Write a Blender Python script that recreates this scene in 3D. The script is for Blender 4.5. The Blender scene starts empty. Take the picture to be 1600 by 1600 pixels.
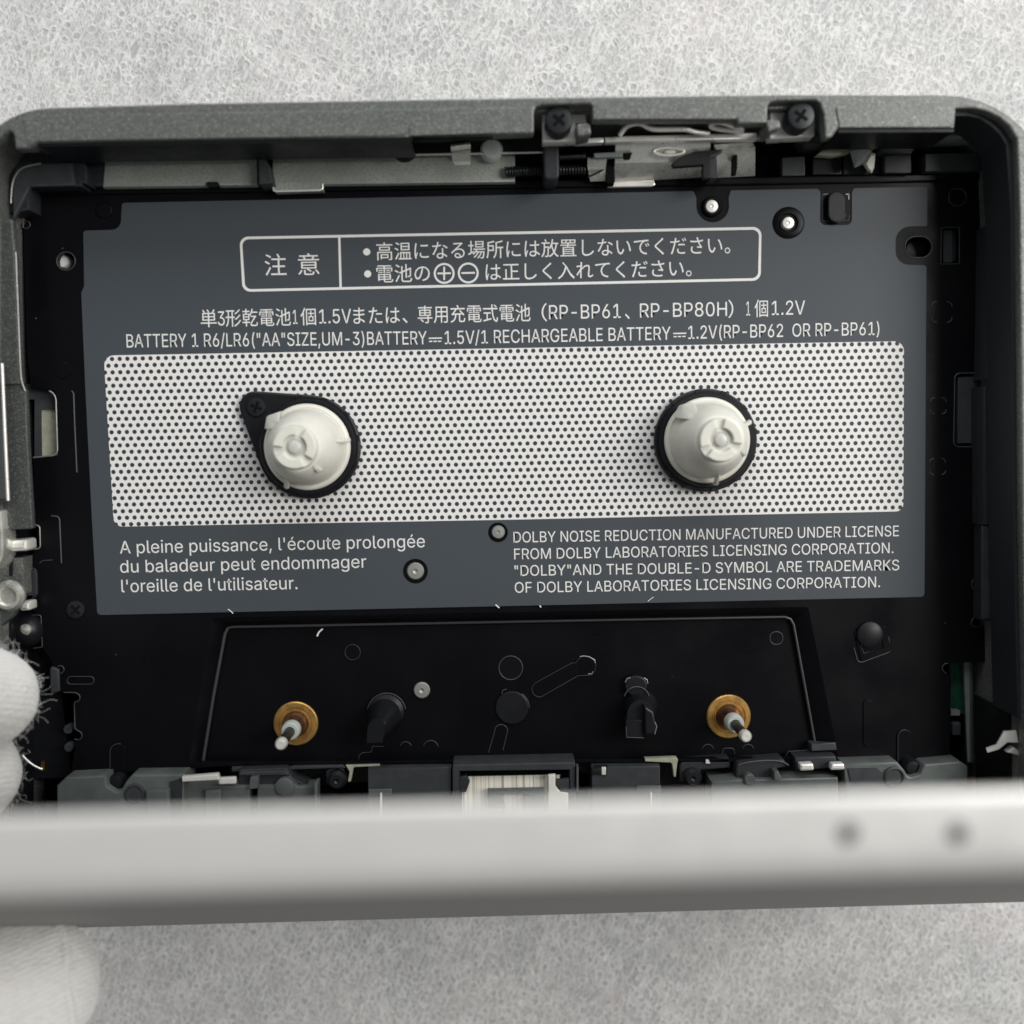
import bpy, bmesh, math, random, os
from mathutils import Vector, Matrix
random.seed(7)
R = math.radians
SC = bpy.context.scene
COL = SC.collection
SC.unit_settings.system = 'METRIC'
SC.unit_settings.scale_length = 0.01          # one unit is one centimetre

# ------------------------------------------------------------------ camera
ZP = 1.9            # height of the black mechanism plate above the foam sheet
CAM_H = 10.9        # height of the lens above that plate
FPX = 1600.0
down = Vector((-24 / FPX, -105 / FPX, 1)).normalized()        # straight down, in camera axes
ax = Vector((math.cos(R(1.2)), -math.sin(R(1.2)), 0))
AX = (ax - down * ax.dot(down)).normalized()
AZ = -down
AY = AZ.cross(AX)
def cam2world(v): return Vector((v.dot(AX), v.dot(AY), v.dot(AZ)))
CAM_P = Vector((0, 0, ZP + CAM_H))
cd = bpy.data.cameras.new('camera'); cam = bpy.data.objects.new('camera', cd); COL.objects.link(cam)
cx, cy, cz = cam2world(Vector((1, 0, 0))), cam2world(Vector((0, -1, 0))), cam2world(Vector((0, 0, -1)))
cam.matrix_world = Matrix(((cx.x, cy.x, cz.x, CAM_P.x), (cx.y, cy.y, cz.y, CAM_P.y), (cx.z, cy.z, cz.z, CAM_P.z), (0, 0, 0, 1)))
cd.sensor_width = 36; cd.lens = 36; cd.clip_start = 0.1; cd.clip_end = 500
cd.dof.use_dof = True; cd.dof.focus_distance = CAM_H + 0.35; cd.dof.aperture_fstop = 0.165
SC.camera = cam

# ------------------------------------------------------------------ light
w = bpy.data.worlds.new('World'); SC.world = w; w.use_nodes = True
w.node_tree.nodes['Background'].inputs[0].default_value = (0.93, 0.98, 1.0, 1)
w.node_tree.nodes['Background'].inputs[1].default_value = 0.2
def area(name, loc, target, size, power, col):
    l = bpy.data.lights.new(name, 'AREA'); l.shape = 'RECTANGLE'; l.size, l.size_y = size; l.energy = power; l.color = col
    o = bpy.data.objects.new(name, l); COL.objects.link(o); o.location = loc
    o.rotation_euler = (Vector(target) - Vector(loc)).to_track_quat('-Z', 'Y').to_euler()
    return o
area('side_window', (36, 11, 41), (0, 0, 1), (26, 26), 22500, (1.0, 0.975, 0.94))
area('far_window', (3, 26, 20), (0, 4, 1), (34, 12), 6000, (0.97, 0.99, 1.0))
SC.view_settings.view_transform = 'Standard'; SC.view_settings.look = 'None'
SC.view_settings.exposure = 0.08; SC.view_settings.gamma = 1.0

# ------------------------------------------------------------------ projection helpers
def at(u, v, h=0.0):
    """Point of the place at height h above the mechanism plate that the photograph shows at pixel (u, v)."""
    d = cam2world(Vector(((u - 800) / FPX, (v - 800) / FPX, 1)))
    t = (ZP + h - CAM_P.z) / d.z
    return CAM_P + d * t
def PX(h=0.0): return (CAM_H - h) / FPX      # centimetres per pixel at height h
def rpoly(pts, seg=5):
    """Polygon with rounded corners: points (u, v) or (u, v, r)."""
    out = []; n = len(pts)
    for i, p in enumerate(pts):
        if len(p) < 3 or p[2] <= 0: out.append((p[0], p[1])); continue
        c = Vector(p[:2]); a = Vector(pts[i - 1][:2]) - c; b = Vector(pts[(i + 1) % n][:2]) - c
        la, lb = a.length, b.length; a.normalize(); b.normalize()
        ang = math.acos(max(-1, min(1, a.dot(b))))
        if ang < 0.05 or ang > 3.09: out.append((c.x, c.y)); continue
        t = min(p[2] / math.tan(ang / 2), la * .48, lb * .48)
        r = t * math.tan(ang / 2)
        ctr = c + (a + b).normalized() * (r / math.sin(ang / 2))
        s = c + a * t - ctr; e = c + b * t - ctr
        a0 = math.atan2(s.y, s.x); a1 = math.atan2(e.y, e.x); d = (a1 - a0 + math.pi) % (2 * math.pi) - math.pi
        for k in range(seg + 1):
            q = a0 + d * k / seg; out.append((ctr.x + r * math.cos(q), ctr.y + r * math.sin(q)))
    return out
def rect(u0, v0, u1, v1, r=0, sk=-0.021):
    """Rectangle in the photograph, its horizontal sides following the player's slope."""
    k = (u1 - u0) * sk / 2
    return rpoly([(u0, v0 - k, r), (u1, v0 + k, r), (u1, v1 + k, r), (u0, v1 - k, r)])
def circ(u, v, r, n=32, ry=None, a0=0, a1=360):
    full = abs(a1 - a0) >= 360; m = n if full else n + 1
    return [(u + r * math.cos(R(a0 + (a1 - a0) * k / n)), v + (ry or r) * math.sin(R(a0 + (a1 - a0) * k / n))) for k in range(m)]
def oblong(u, v, w, h, ang=0, n=10):
    """Rounded bar of size w x h, turned by ang degrees."""
    r = min(w, h) / 2; dx, dy = w / 2 - r, h / 2 - r; out = []
    for (sx, sy, s) in ((1, 1, 0), (-1, 1, 90), (-1, -1, 180), (1, -1, 270)):
        for k in range(n + 1):
            q = R(s + 90 * k / n); out.append((sx * dx + r * math.cos(q), sy * dy + r * math.sin(q)))
    c, s_ = math.cos(R(ang)), math.sin(R(ang))
    res = []
    for x, y in out:
        p = (u + x * c - y * s_, v + x * s_ + y * c)
        if not res or abs(p[0] - res[-1][0]) + abs(p[1] - res[-1][1]) > .01: res.append(p)
    return res

# ------------------------------------------------------------------ object helpers
WORLD = {}
def empty(name, loc, label=None, cat=None, group=None):
    o = bpy.data.objects.new(name, None); COL.objects.link(o); o.location = loc; WORLD[o.name] = Vector(loc); o.empty_display_size = .5
    tag(o, label, cat, group); return o
def tag(o, label=None, cat=None, group=None, kind=None):
    if label: o['label'] = label
    if cat: o['category'] = cat
    if group: o['group'] = group
    if kind: o['kind'] = kind
    return o
def finish(name, me, mat, parent=None, smooth=35, label=None, kind=None):
    """Link a mesh given in place coordinates as one object with its origin at its centre."""
    me.name = name
    if me.vertices:
        lo = Vector([min(v.co[i] for v in me.vertices) for i in range(3)]); hi = Vector([max(v.co[i] for v in me.vertices) for i in range(3)])
        c = (lo + hi) / 2; c.z = lo.z
    else: c = Vector((0, 0, 0))
    me.transform(Matrix.Translation(-c))
    if len(me.materials): me.materials.clear()
    for m in (mat if isinstance(mat, (list, tuple)) else [mat]): me.materials.append(m)
    o = bpy.data.objects.new(name, me); COL.objects.link(o)
    WORLD[o.name] = c
    if parent is not None: o.parent = parent; o.location = c - WORLD[parent.name]
    else: o.location = c
    if smooth:
        me.polygons.foreach_set('use_smooth', [True] * len(me.polygons)); me.set_sharp_from_angle(angle=R(smooth))
    if label: o['label'] = label
    if kind: o['kind'] = kind
    return o
def curve_mesh(loops, z0, z1, bevel=0.0, res=1):
    c = bpy.data.curves.new('c', 'CURVE'); c.dimensions = '2D'; c.fill_mode = 'BOTH'
    for lp in loops:
        s = c.splines.new('POLY'); s.points.add(len(lp) - 1); s.use_cyclic_u = True
        for p, q in zip(s.points, lp): p.co = (q[0], q[1], 0, 1)
    b = min(bevel, (z1 - z0) * .49)
    c.extrude = max((z1 - z0) / 2 - b, 0); c.bevel_depth = b; c.bevel_resolution = res; c.offset = -b
    o = bpy.data.objects.new('c', c); me = bpy.data.meshes.new_from_object(o)
    bpy.data.objects.remove(o); bpy.data.curves.remove(c)
    me.transform(Matrix.Translation((0, 0, (z0 + z1) / 2)))
    return me
def wl(pts, h): return [at(p[0], p[1], h).to_2d() for p in pts]
def prism(name, outline, h0, h1, mat, parent, holes=(), bevel=0.0, label=None, kind=None, ph=None):
    h = h1 if ph is None else ph
    me = curve_mesh([wl(outline, h)] + [wl(x, h) for x in holes], ZP + h0, ZP + h1, bevel)
    return finish(name, me, mat, parent, label=label, kind=kind)
def join_prisms(name, items, mat, parent, bevel=0.0, label=None, kind=None):
    """Several outlines (outline, h0, h1[, holes]) as one mesh."""
    bm = bmesh.new()
    for it in items:
        me = curve_mesh([wl(it[0], it[2])] + [wl(x, it[2]) for x in (it[3] if len(it) > 3 else ())], ZP + it[1], ZP + it[2], bevel)
        bm.from_mesh(me); bpy.data.meshes.remove(me)
    me = bpy.data.meshes.new(name); bm.to_mesh(me); bm.free()
    return finish(name, me, mat, parent, label=label, kind=kind)
def lathe_bm(profile, c, seg=48, bm=None):
    bm = bm or bmesh.new(); rings = []
    for r, h in profile:
        if r < 1e-5: rings.append([bm.verts.new((c[0], c[1], ZP + h))])
        else: rings.append([bm.verts.new((c[0] + r * math.cos(2 * math.pi * k / seg), c[1] + r * math.sin(2 * math.pi * k / seg), ZP + h)) for k in range(seg)])
    for a, b in zip(rings, rings[1:]):
        for k in range(seg):
            k2 = (k + 1) % seg
            f = [a[k % len(a)], a[k2 % len(a)], b[k2 % len(b)], b[k % len(b)]]
            u = []
            for q in f:
                if q not in u: u.append(q)
            if len(u) >= 3: bm.faces.new(u)
    return bm
def done(name, bm, mat, parent, smooth=35, label=None, kind=None):
    bmesh.ops.recalc_face_normals(bm, faces=bm.faces)
    me = bpy.data.meshes.new(name); bm.to_mesh(me); bm.free()
    return finish(name, me, mat, parent, smooth, label, kind)
def lathe(name, profile, c, mat, parent, seg=48, label=None, smooth=35):
    return done(name, lathe_bm(profile, c, seg), mat, parent, smooth, label)
def loft(name, loops, mat, parent, cap0=True, cap1=True, label=None, smooth=35):
    """Loops of (u, v) with their heights: [(outline, h), ...], all of one length."""
    bm = bmesh.new(); rs = [[bm.verts.new(at(u, v, h)) for u, v in lp] for lp, h in loops]; n = len(rs[0])
    for a, b in zip(rs, rs[1:]):
        for k in range(n): bm.faces.new((a[k], a[(k + 1) % n], b[(k + 1) % n], b[k]))
    if cap0: bm.faces.new(rs[0][::-1])
    if cap1: bm.faces.new(rs[-1])
    return done(name, bm, mat, parent, smooth, label)
def sheet(name, rows, thick, mat, parent, label=None, smooth=25):
    """Bent metal strip: rows of (u0, v0, u1, v1, h)."""
    bm = bmesh.new(); vs = [(bm.verts.new(at(a, b, h)), bm.verts.new(at(c, d, h))) for a, b, c, d, h in rows]
    for p, q in zip(vs, vs[1:]): bm.faces.new((p[0], p[1], q[1], q[0]))
    bmesh.ops.recalc_face_normals(bm, faces=bm.faces)
    bmesh.ops.solidify(bm, geom=bm.faces[:], thickness=thick)
    return done(name, bm, mat, parent, smooth, label)
def tube_mesh(paths, r, res=3, cyclic=False, poly=False):
    c = bpy.data.curves.new('c', 'CURVE'); c.dimensions = '3D'; c.bevel_depth = r; c.bevel_resolution = res; c.use_fill_caps = True; c.resolution_u = 4
    for pts in paths:
        s = c.splines.new('POLY' if poly else 'NURBS'); s.points.add(len(pts) - 1); s.use_cyclic_u = cyclic
        if not poly: s.order_u = 3; s.use_endpoint_u = not cyclic
        for i, (p, q) in enumerate(zip(s.points, pts)): p.co = (*q, 1)
    o = bpy.data.objects.new('c', c); me = bpy.data.meshes.new_from_object(o)
    bpy.data.objects.remove(o); bpy.data.curves.remove(c)
    return me
def tube(name, pts, r, mat, parent, cyclic=False, poly=False, label=None, kind=None):
    return finish(name, tube_mesh([[at(*p) for p in pts]], r, 3, cyclic, poly), mat, parent, 60, label, kind)
def coil(name, u0, v0, u1, v1, h, rad, turns, wire, mat, parent):
    a, b = at(u0, v0, h), at(u1, v1, h); ax_ = (b - a); n = turns * 12; d = ax_.normalized(); s = Vector((0, 0, 1)).cross(d).normalized(); t = Vector((0, 0, 1))
    pts = [a + ax_ * (k / n) + (s * math.cos(k * math.pi / 6) + t * math.sin(k * math.pi / 6)) * rad for k in range(n + 1)]
    return finish(name, tube_mesh([pts], wire, 1, False, True), mat, parent, 60)

# ------------------------------------------------------------------ materials
def mat(name, col, rough=0.5, metal=0.0, spec=0.5, bump=None, var=None, sss=0.0, coat=0.0, flakes=None, dust=None, rvar=None, sheen=0.0):
    m = bpy.data.materials.new(name); m.use_nodes = True; nt = m.node_tree; N = nt.nodes; L = nt.links; b = N['Principled BSDF']
    col = (*col, 1)
    b.inputs['Base Color'].default_value = col; b.inputs['Roughness'].default_value = rough; b.inputs['Metallic'].default_value = metal
    b.inputs['Specular IOR Level'].default_value = spec; b.inputs['Coat Weight'].default_value = coat
    if sheen: b.inputs['Sheen Weight'].default_value = sheen; b.inputs['Sheen Roughness'].default_value = .5
    if sss:
        b.inputs['Subsurface Weight'].default_value = sss; b.inputs['Subsurface Radius'].default_value = (.06, .05, .035); b.inputs['Subsurface Scale'].default_value = 1
    geo = N.new('ShaderNodeNewGeometry')
    def noise(scale, detail=3):
        n = N.new('ShaderNodeTexNoise'); n.inputs['Scale'].default_value = scale; n.inputs['Detail'].default_value = detail; L.new(geo.outputs['Position'], n.inputs['Vector']); return n
    cur = None
    def mix(fac, a, c2):
        x = N.new('ShaderNodeMix'); x.data_type = 'RGBA'
        if hasattr(fac, 'type') and not isinstance(fac, float): L.new(fac, x.inputs['Factor'])
        else: x.inputs['Factor'].default_value = fac
        if isinstance(a, tuple): x.inputs['A'].default_value = a
        else: L.new(a, x.inputs['A'])
        if isinstance(c2, tuple): x.inputs['B'].default_value = c2
        else: L.new(c2, x.inputs['B'])
        return x.outputs['Result']
    def ramp(src, lo, hi):
        r = N.new('ShaderNodeMapRange'); r.inputs['From Min'].default_value = lo; r.inputs['From Max'].default_value = hi; L.new(src, r.inputs['Value']); return r.outputs[0]
    if var:
        n = noise(var[0]); cur = mix(ramp(n.outputs['Fac'], .35, .65), tuple(x * (1 - var[1]) for x in col[:3]) + (1,), tuple(min(1, x * (1 + var[1])) for x in col[:3]) + (1,))
    if flakes:
        v = N.new('ShaderNodeTexVoronoi'); v.inputs['Scale'].default_value = flakes[0]; L.new(geo.outputs['Position'], v.inputs['Vector'])
        s = N.new('ShaderNodeSeparateColor'); L.new(v.outputs['Color'], s.inputs[0])
        cur = mix(ramp(s.outputs[0], flakes[1], flakes[1] + .25), cur or col, (*flakes[2], 1))
        n2 = noise(flakes[0] * .35, 2); cur = mix(ramp(n2.outputs['Fac'], .45, .75), cur, tuple(x * .7 for x in col[:3]) + (1,))
    if dust:
        v = N.new('ShaderNodeTexVoronoi'); v.inputs['Scale'].default_value = dust[0]; L.new(geo.outputs['Position'], v.inputs['Vector'])
        s = N.new('ShaderNodeSeparateColor'); L.new(v.outputs['Color'], s.inputs[0])
        mm = N.new('ShaderNodeMath'); mm.operation = 'MULTIPLY'
        L.new(ramp(v.outputs['Distance'], dust[1], dust[1] * .6), mm.inputs[0]); L.new(ramp(s.outputs[1], dust[2], dust[2] + .05), mm.inputs[1])
        cur = mix(mm.outputs[0], cur or col, (.5, .5, .5, 1))
    if cur is not None: L.new(cur, b.inputs['Base Color'])
    if rvar:
        n = noise(rvar[0], 4); r = N.new('ShaderNodeMapRange'); L.new(n.outputs['Fac'], r.inputs['Value'])
        r.inputs['From Min'].default_value = .3; r.inputs['From Max'].default_value = .7; r.inputs['To Min'].default_value = rough - rvar[1]; r.inputs['To Max'].default_value = rough + rvar[1]
        L.new(r.outputs[0], b.inputs['Roughness'])
    if bump:
        n = noise(bump[0], 3); bp = N.new('ShaderNodeBump'); bp.inputs['Strength'].default_value = bump[1]; bp.inputs['Distance'].default_value = bump[2]
        L.new(n.outputs['Fac'], bp.inputs['Height']); L.new(bp.outputs[0], b.inputs['Normal'])
    return m
M = {}
M['shell'] = mat('grey_sparkle_paint', (.118, .125, .117), .42, .3, .5, bump=(60, .5, .003), flakes=(150, .78, (.46, .47, .44)), rvar=(8, .06))
M['inner'] = mat('grey_green_paint', (.33, .35, .315), .5, .2, .4, bump=(50, .4, .003), flakes=(120, .8, (.34, .36, .32)), var=(3, .12))
M['plate'] = mat('black_painted_steel', (.0035, .0036, .0048), .36, 0, .11, bump=(70, .12, .001), dust=(7, .028, .80), rvar=(1.6, .14))
M['edge'] = mat('edge_highlight', (.06, .064, .068), .42, .4, .5)  # lighter grey stands in for light caught along edges
M['brightedge'] = mat('bright_edge_highlight', (.34, .34, .33), .35, .6, .5)  # paler still, for the strongest painted edge highlights
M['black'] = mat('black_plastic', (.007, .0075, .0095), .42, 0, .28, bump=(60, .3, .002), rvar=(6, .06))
M['dark'] = mat('dark_grey_plastic', (.02, .022, .026), .55, 0, .4, bump=(80, .5, .003), var=(40, .2))
M['pit'] = mat('unlit_black', (.004, .004, .005), .8, 0, .1)
M['slate'] = mat('blue_grey_plastic', (.034, .038, .041), .5, 0, .4, bump=(70, .4, .002), var=(8, .12))
M['midgrey'] = mat('mid_grey_plastic', (.15, .17, .165), .5, 0, .4, bump=(60, .4, .002), var=(5, .12))
M['block'] = mat('grey_green_casting', (.085, .097, .093), .45, 0, .45, bump=(60, .4, .002), var=(5, .15), rvar=(8, .08))
M['lidshade'] = mat('shaded_lid_face', (.22, .21, .20), .5, 0, .25, bump=(70, .2, .002))  # darker than the silver, painting shade onto the lid's outer face
M['rail'] = mat('dark_sparkle_paint', (.075, .08, .078), .40, .3, .5, bump=(60, .5, .003), flakes=(130, .82, (.34, .35, .33)))
M['wellglint'] = mat('well_edge_highlight', (.045, .048, .05), .38, .2, .5)  # paler than the plate, painting the highlight round the well
M['link'] = mat('smoke_grey_metal', (.085, .095, .095), .4, .3, .5, bump=(60, .3, .002))
M['label'] = mat('grey_label_film', (.054, .0635, .073), .5, 0, .3, bump=(140, .25, .0012), var=(160, .07), dust=(5, .02, .93))
M['ink'] = mat('white_ink', (.74, .73, .71), .55, 0, .3, var=(60, .03))
M['cream'] = mat('cream_plastic', (.70, .69, .62), .42, 0, .45, sss=.1, bump=(25, .12, .003), var=(6, .03))
M['creamtop'] = mat('translucent_pin', (.56, .56, .52), .35, 0, .5, sss=.4)
M['steel'] = mat('bright_steel', (.88, .86, .81), .33, .45, .5, bump=(30, .15, .003), rvar=(10, .08))
M['steeldull'] = mat('dull_steel', (.74, .73, .68), .28, .75, .5, bump=(14, .12, .003), rvar=(10, .1))
M['rivet'] = mat('grey_rivet', (.34, .35, .33), .45, .6, .5, bump=(60, .4, .003))
M['brass'] = mat('oiled_brass', (.50, .29, .085), .40, .75, .5, var=(9, .25), bump=(25, .3, .003))
M['oil'] = mat('brown_bearing', (.10, .05, .03), .22, .5, .5, var=(10, .4))
M['collar'] = mat('white_nylon', (.45, .48, .45), .4, 0, .4, sss=.2)
M['screw'] = mat('blackened_screw', (.016, .018, .02), .36, .4, .5, bump=(50, .3, .003))
M['beige'] = mat('beige_board', (.33, .33, .255), .6, 0, .3, var=(15, .1), bump=(30, .3, .003))
M['brown'] = mat('brown_board', (.10, .075, .06), .6, 0, .3, var=(15, .2))
M['gold'] = mat('gold_contact', (.7, .5, .15), .3, 1, .5)
M['pcb'] = mat('green_board', (.008, .06, .03), .35, 0, .5, var=(12, .3))
M['ribbon'] = mat('cream_ribbon', (.66, .63, .54), .5, 0, .4)
M['door'] = mat('silver_paint', (.88, .86, .83), .42, .5, .5, bump=(70, .2, .002), rvar=(5, .05), var=(40, .03))
M['lint'] = mat('white_fibre', (.8, .8, .78), .7, 0, .2)

# ribbon stripes
def ribbon_stripes(m):
    nt = m.node_tree; N = nt.nodes; L = nt.links; b = N['Principled BSDF']
    g = N.new('ShaderNodeNewGeometry'); s = N.new('ShaderNodeSeparateXYZ'); L.new(g.outputs['Position'], s.inputs[0])
    n = N.new('ShaderNodeTexNoise'); n.noise_dimensions = '1D'; n.inputs['Scale'].default_value = 26; n.inputs['Detail'].default_value = 4; L.new(s.outputs[0], n.inputs['W'])
    r = N.new('ShaderNodeValToRGB'); r.color_ramp.elements[0].position = .34; r.color_ramp.elements[0].color = (.30, .27, .20, 1); r.color_ramp.elements[1].position = .52; r.color_ramp.elements[1].color = (.74, .71, .62, 1)
    L.new(n.outputs['Fac'], r.inputs[0]); L.new(r.outputs[0], b.inputs['Base Color'])
ribbon_stripes(M['ribbon'])

# printed dot field: hexagonal lattice of dots in the label's own grey
def dot_print(a, r, ox, oy):
    m = bpy.data.materials.new('white_print_with_dots'); m.use_nodes = True; nt = m.node_tree; N = nt.nodes; L = nt.links; b = N['Principled BSDF']
    b.inputs['Roughness'].default_value = .5; b.inputs['Specular IOR Level'].default_value = .3
    g = N.new('ShaderNodeNewGeometry'); s = N.new('ShaderNodeSeparateXYZ'); L.new(g.outputs['Position'], s.inputs[0])
    def mth(op, x, y=None):
        n = N.new('ShaderNodeMath'); n.operation = op
        for i, q in enumerate((x, y)):
            if q is None: continue
            if isinstance(q, (int, float)): n.inputs[i].default_value = q
            else: L.new(q, n.inputs[i])
        return n.outputs[0]
    row = a * math.sqrt(3)
    def cell(dx, dy):
        px = mth('PINGPONG', mth('SUBTRACT', s.outputs[0], ox + dx), a / 2)
        py = mth('PINGPONG', mth('SUBTRACT', s.outputs[1], oy + dy), row / 2)
        return mth('SQRT', mth('ADD', mth('MULTIPLY', px, px), mth('MULTIPLY', py, py)))
    d = mth('MINIMUM', cell(0, 0), cell(a / 2, row / 2))
    k = N.new('ShaderNodeMapRange'); k.inputs['From Min'].default_value = r * .93; k.inputs['From Max'].default_value = r * 1.07; L.new(d, k.inputs['Value'])
    x = N.new('ShaderNodeMix'); x.data_type = 'RGBA'; x.inputs['A'].default_value = (.035, .038, .043, 1); x.inputs['B'].default_value = (.74, .725, .71, 1)
    L.new(k.outputs[0], x.inputs['Factor']); L.new(x.outputs['Result'], b.inputs['Base Color'])
    return m
dot_o = at(175, 561, .016)
M['dots'] = dot_print(11.8 * PX(), 3.35 * PX(), dot_o.x, dot_o.y)

# foam sheet
def foam():
    m = bpy.data.materials.new('white_foam'); m.use_nodes = True; nt = m.node_tree; N = nt.nodes; L = nt.links; b = N['Principled BSDF']
    b.inputs['Roughness'].default_value = .6; b.inputs['Specular IOR Level'].default_value = .3
    g = N.new('ShaderNodeNewGeometry')
    def mth(op, x, y=None, z=None):
        n = N.new('ShaderNodeMath'); n.operation = op
        for i_, q in enumerate((x, y, z)):
            if q is None: continue
            if isinstance(q, (int, float)): n.inputs[i_].default_value = q
            else: L.new(q, n.inputs[i_])
        return n.outputs[0]
    def mr(src, a, c, lo=0, hi=1):
        r = N.new('ShaderNodeMapRange'); r.interpolation_type = 'SMOOTHSTEP'; r.inputs['From Min'].default_value = a; r.inputs['From Max'].default_value = c; r.inputs['To Min'].default_value = lo; r.inputs['To Max'].default_value = hi; L.new(src, r.inputs['Value']); return r.outputs[0]
    def mx(fac, a, c):
        x = N.new('ShaderNodeMix'); x.data_type = 'RGBA'; L.new(fac, x.inputs['Factor'])
        for i_, q in (('A', a), ('B', c)):
            if isinstance(q, tuple): x.inputs[i_].default_value = q
            else: L.new(q, x.inputs[i_])
        return x.outputs['Result']
    def noise(scale, det, vec): n = N.new('ShaderNodeTexNoise'); n.inputs['Scale'].default_value = scale; n.inputs['Detail'].default_value = det; L.new(vec, n.inputs['Vector']); return n
    P = g.outputs['Position']
    warp = noise(1.6, 2, P)
    vm = N.new('ShaderNodeVectorMath'); vm.operation = 'MULTIPLY_ADD'; L.new(warp.outputs['Color'], vm.inputs[0]); vm.inputs[1].default_value = (.16, .16, 0); L.new(P, vm.inputs[2])
    mp = N.new('ShaderNodeMapping'); mp.inputs['Rotation'].default_value = (0, 0, R(-24)); L.new(vm.outputs[0], mp.inputs['Vector'])
    f = N.new('ShaderNodeTexVoronoi'); f.voronoi_dimensions = '2D'; f.inputs['Scale'].default_value = 5.3; f.inputs['Randomness'].default_value = .55; L.new(mp.outputs[0], f.inputs['Vector'])
    sepc = N.new('ShaderNodeSeparateColor'); L.new(f.outputs['Color'], sepc.inputs[0])
    def streak(ang, sx, sy, scale):
        m2 = N.new('ShaderNodeMapping'); m2.vector_type = 'TEXTURE'; m2.inputs['Rotation'].default_value = (0, 0, R(ang)); m2.inputs['Scale'].default_value = (sx, sy, 1); L.new(vm.outputs[0], m2.inputs['Vector'])
        return noise(scale, 3, m2.outputs[0])
    s1 = streak(66, .42, .085, 1.0); s2 = streak(48, .30, .07, 1.0); s3 = streak(105, .26, .07, 1.0)
    fine = noise(19, 4, P); big = noise(.45, 4, P); mid = noise(1.9, 3, P); tint = noise(.6, 2, P)
    # fibre web: the ridges of three streaked noises
    def ridge(n, w_): return mr(mth('ABSOLUTE', mth('SUBTRACT', n.outputs['Fac'], .5)), w_, 0.0)
    m3 = N.new('ShaderNodeMapping'); m3.vector_type = 'TEXTURE'; m3.inputs['Rotation'].default_value = (0, 0, R(62)); m3.inputs['Scale'].default_value = (1.5, .8, 1); L.new(vm.outputs[0], m3.inputs['Vector'])
    ed = N.new('ShaderNodeTexVoronoi'); ed.voronoi_dimensions = '2D'; ed.feature = 'DISTANCE_TO_EDGE'; ed.inputs['Scale'].default_value = 6.2; L.new(m3.outputs[0], ed.inputs['Vector'])
    net = mr(ed.outputs['Distance'], .11, .0)
    web = mth('MAXIMUM', mth('MAXIMUM', ridge(s1, .05), ridge(s2, .045)), mth('MAXIMUM', mth('MULTIPLY', ridge(s3, .05), .8), mth('MULTIPLY', net, .75)))
    dens = mr(mid.outputs['Fac'], .34, .62, .62, 1)
    q = mth('SUBTRACT', f.outputs['Distance'], mth('MULTIPLY_ADD', sepc.outputs[0], .05, .13))
    pit = mth('MULTIPLY', mr(q, .06, -.03), mr(sepc.outputs[1], .1, .6, .25, 1))
    rim = mth('MULTIPLY', mr(mth('ABSOLUTE', mth('SUBTRACT', q, .11)), .09, .0), mr(sepc.outputs[1], .1, .8, .05, .6))
    c = mx(mr(big.outputs['Fac'], .32, .62), (.43, .435, .43, 1), (.55, .54, .53, 1))
    c = mx(mth('MULTIPLY', mr(tint.outputs['Fac'], .52, .70), .6), c, (.62, .555, .56, 1))
    c = mx(mth('MULTIPLY', mr(s1.outputs['Fac'], .46, .30), .5), c, (.38, .39, .39, 1))
    c = mx(mth('MULTIPLY', mth('MULTIPLY', web, dens), .9), c, (.84, .83, .82, 1))
    c = mx(mth('MULTIPLY', rim, dens), c, (.82, .81, .80, 1))
    c = mx(mth('MULTIPLY', pit, .45), c, (.42, .43, .425, 1))
    c = mx(mth('MULTIPLY', mr(fine.outputs['Fac'], .42, .32), .35), c, (.34, .35, .35, 1))
    L.new(c, b.inputs['Base Color'])
    hgt = mth('ADD', mth('ADD', mth('MULTIPLY', web, .9), mth('MULTIPLY', rim, .6)), mth('ADD', mth('MULTIPLY', pit, -.5), mth('MULTIPLY', fine.outputs['Fac'], 1.1)))
    bp = N.new('ShaderNodeBump'); bp.inputs['Strength'].default_value = .5; bp.inputs['Distance'].default_value = .024; L.new(hgt, bp.inputs['Height']); L.new(bp.outputs[0], b.inputs['Normal'])
    return m
M['foam'] = foam()
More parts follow.
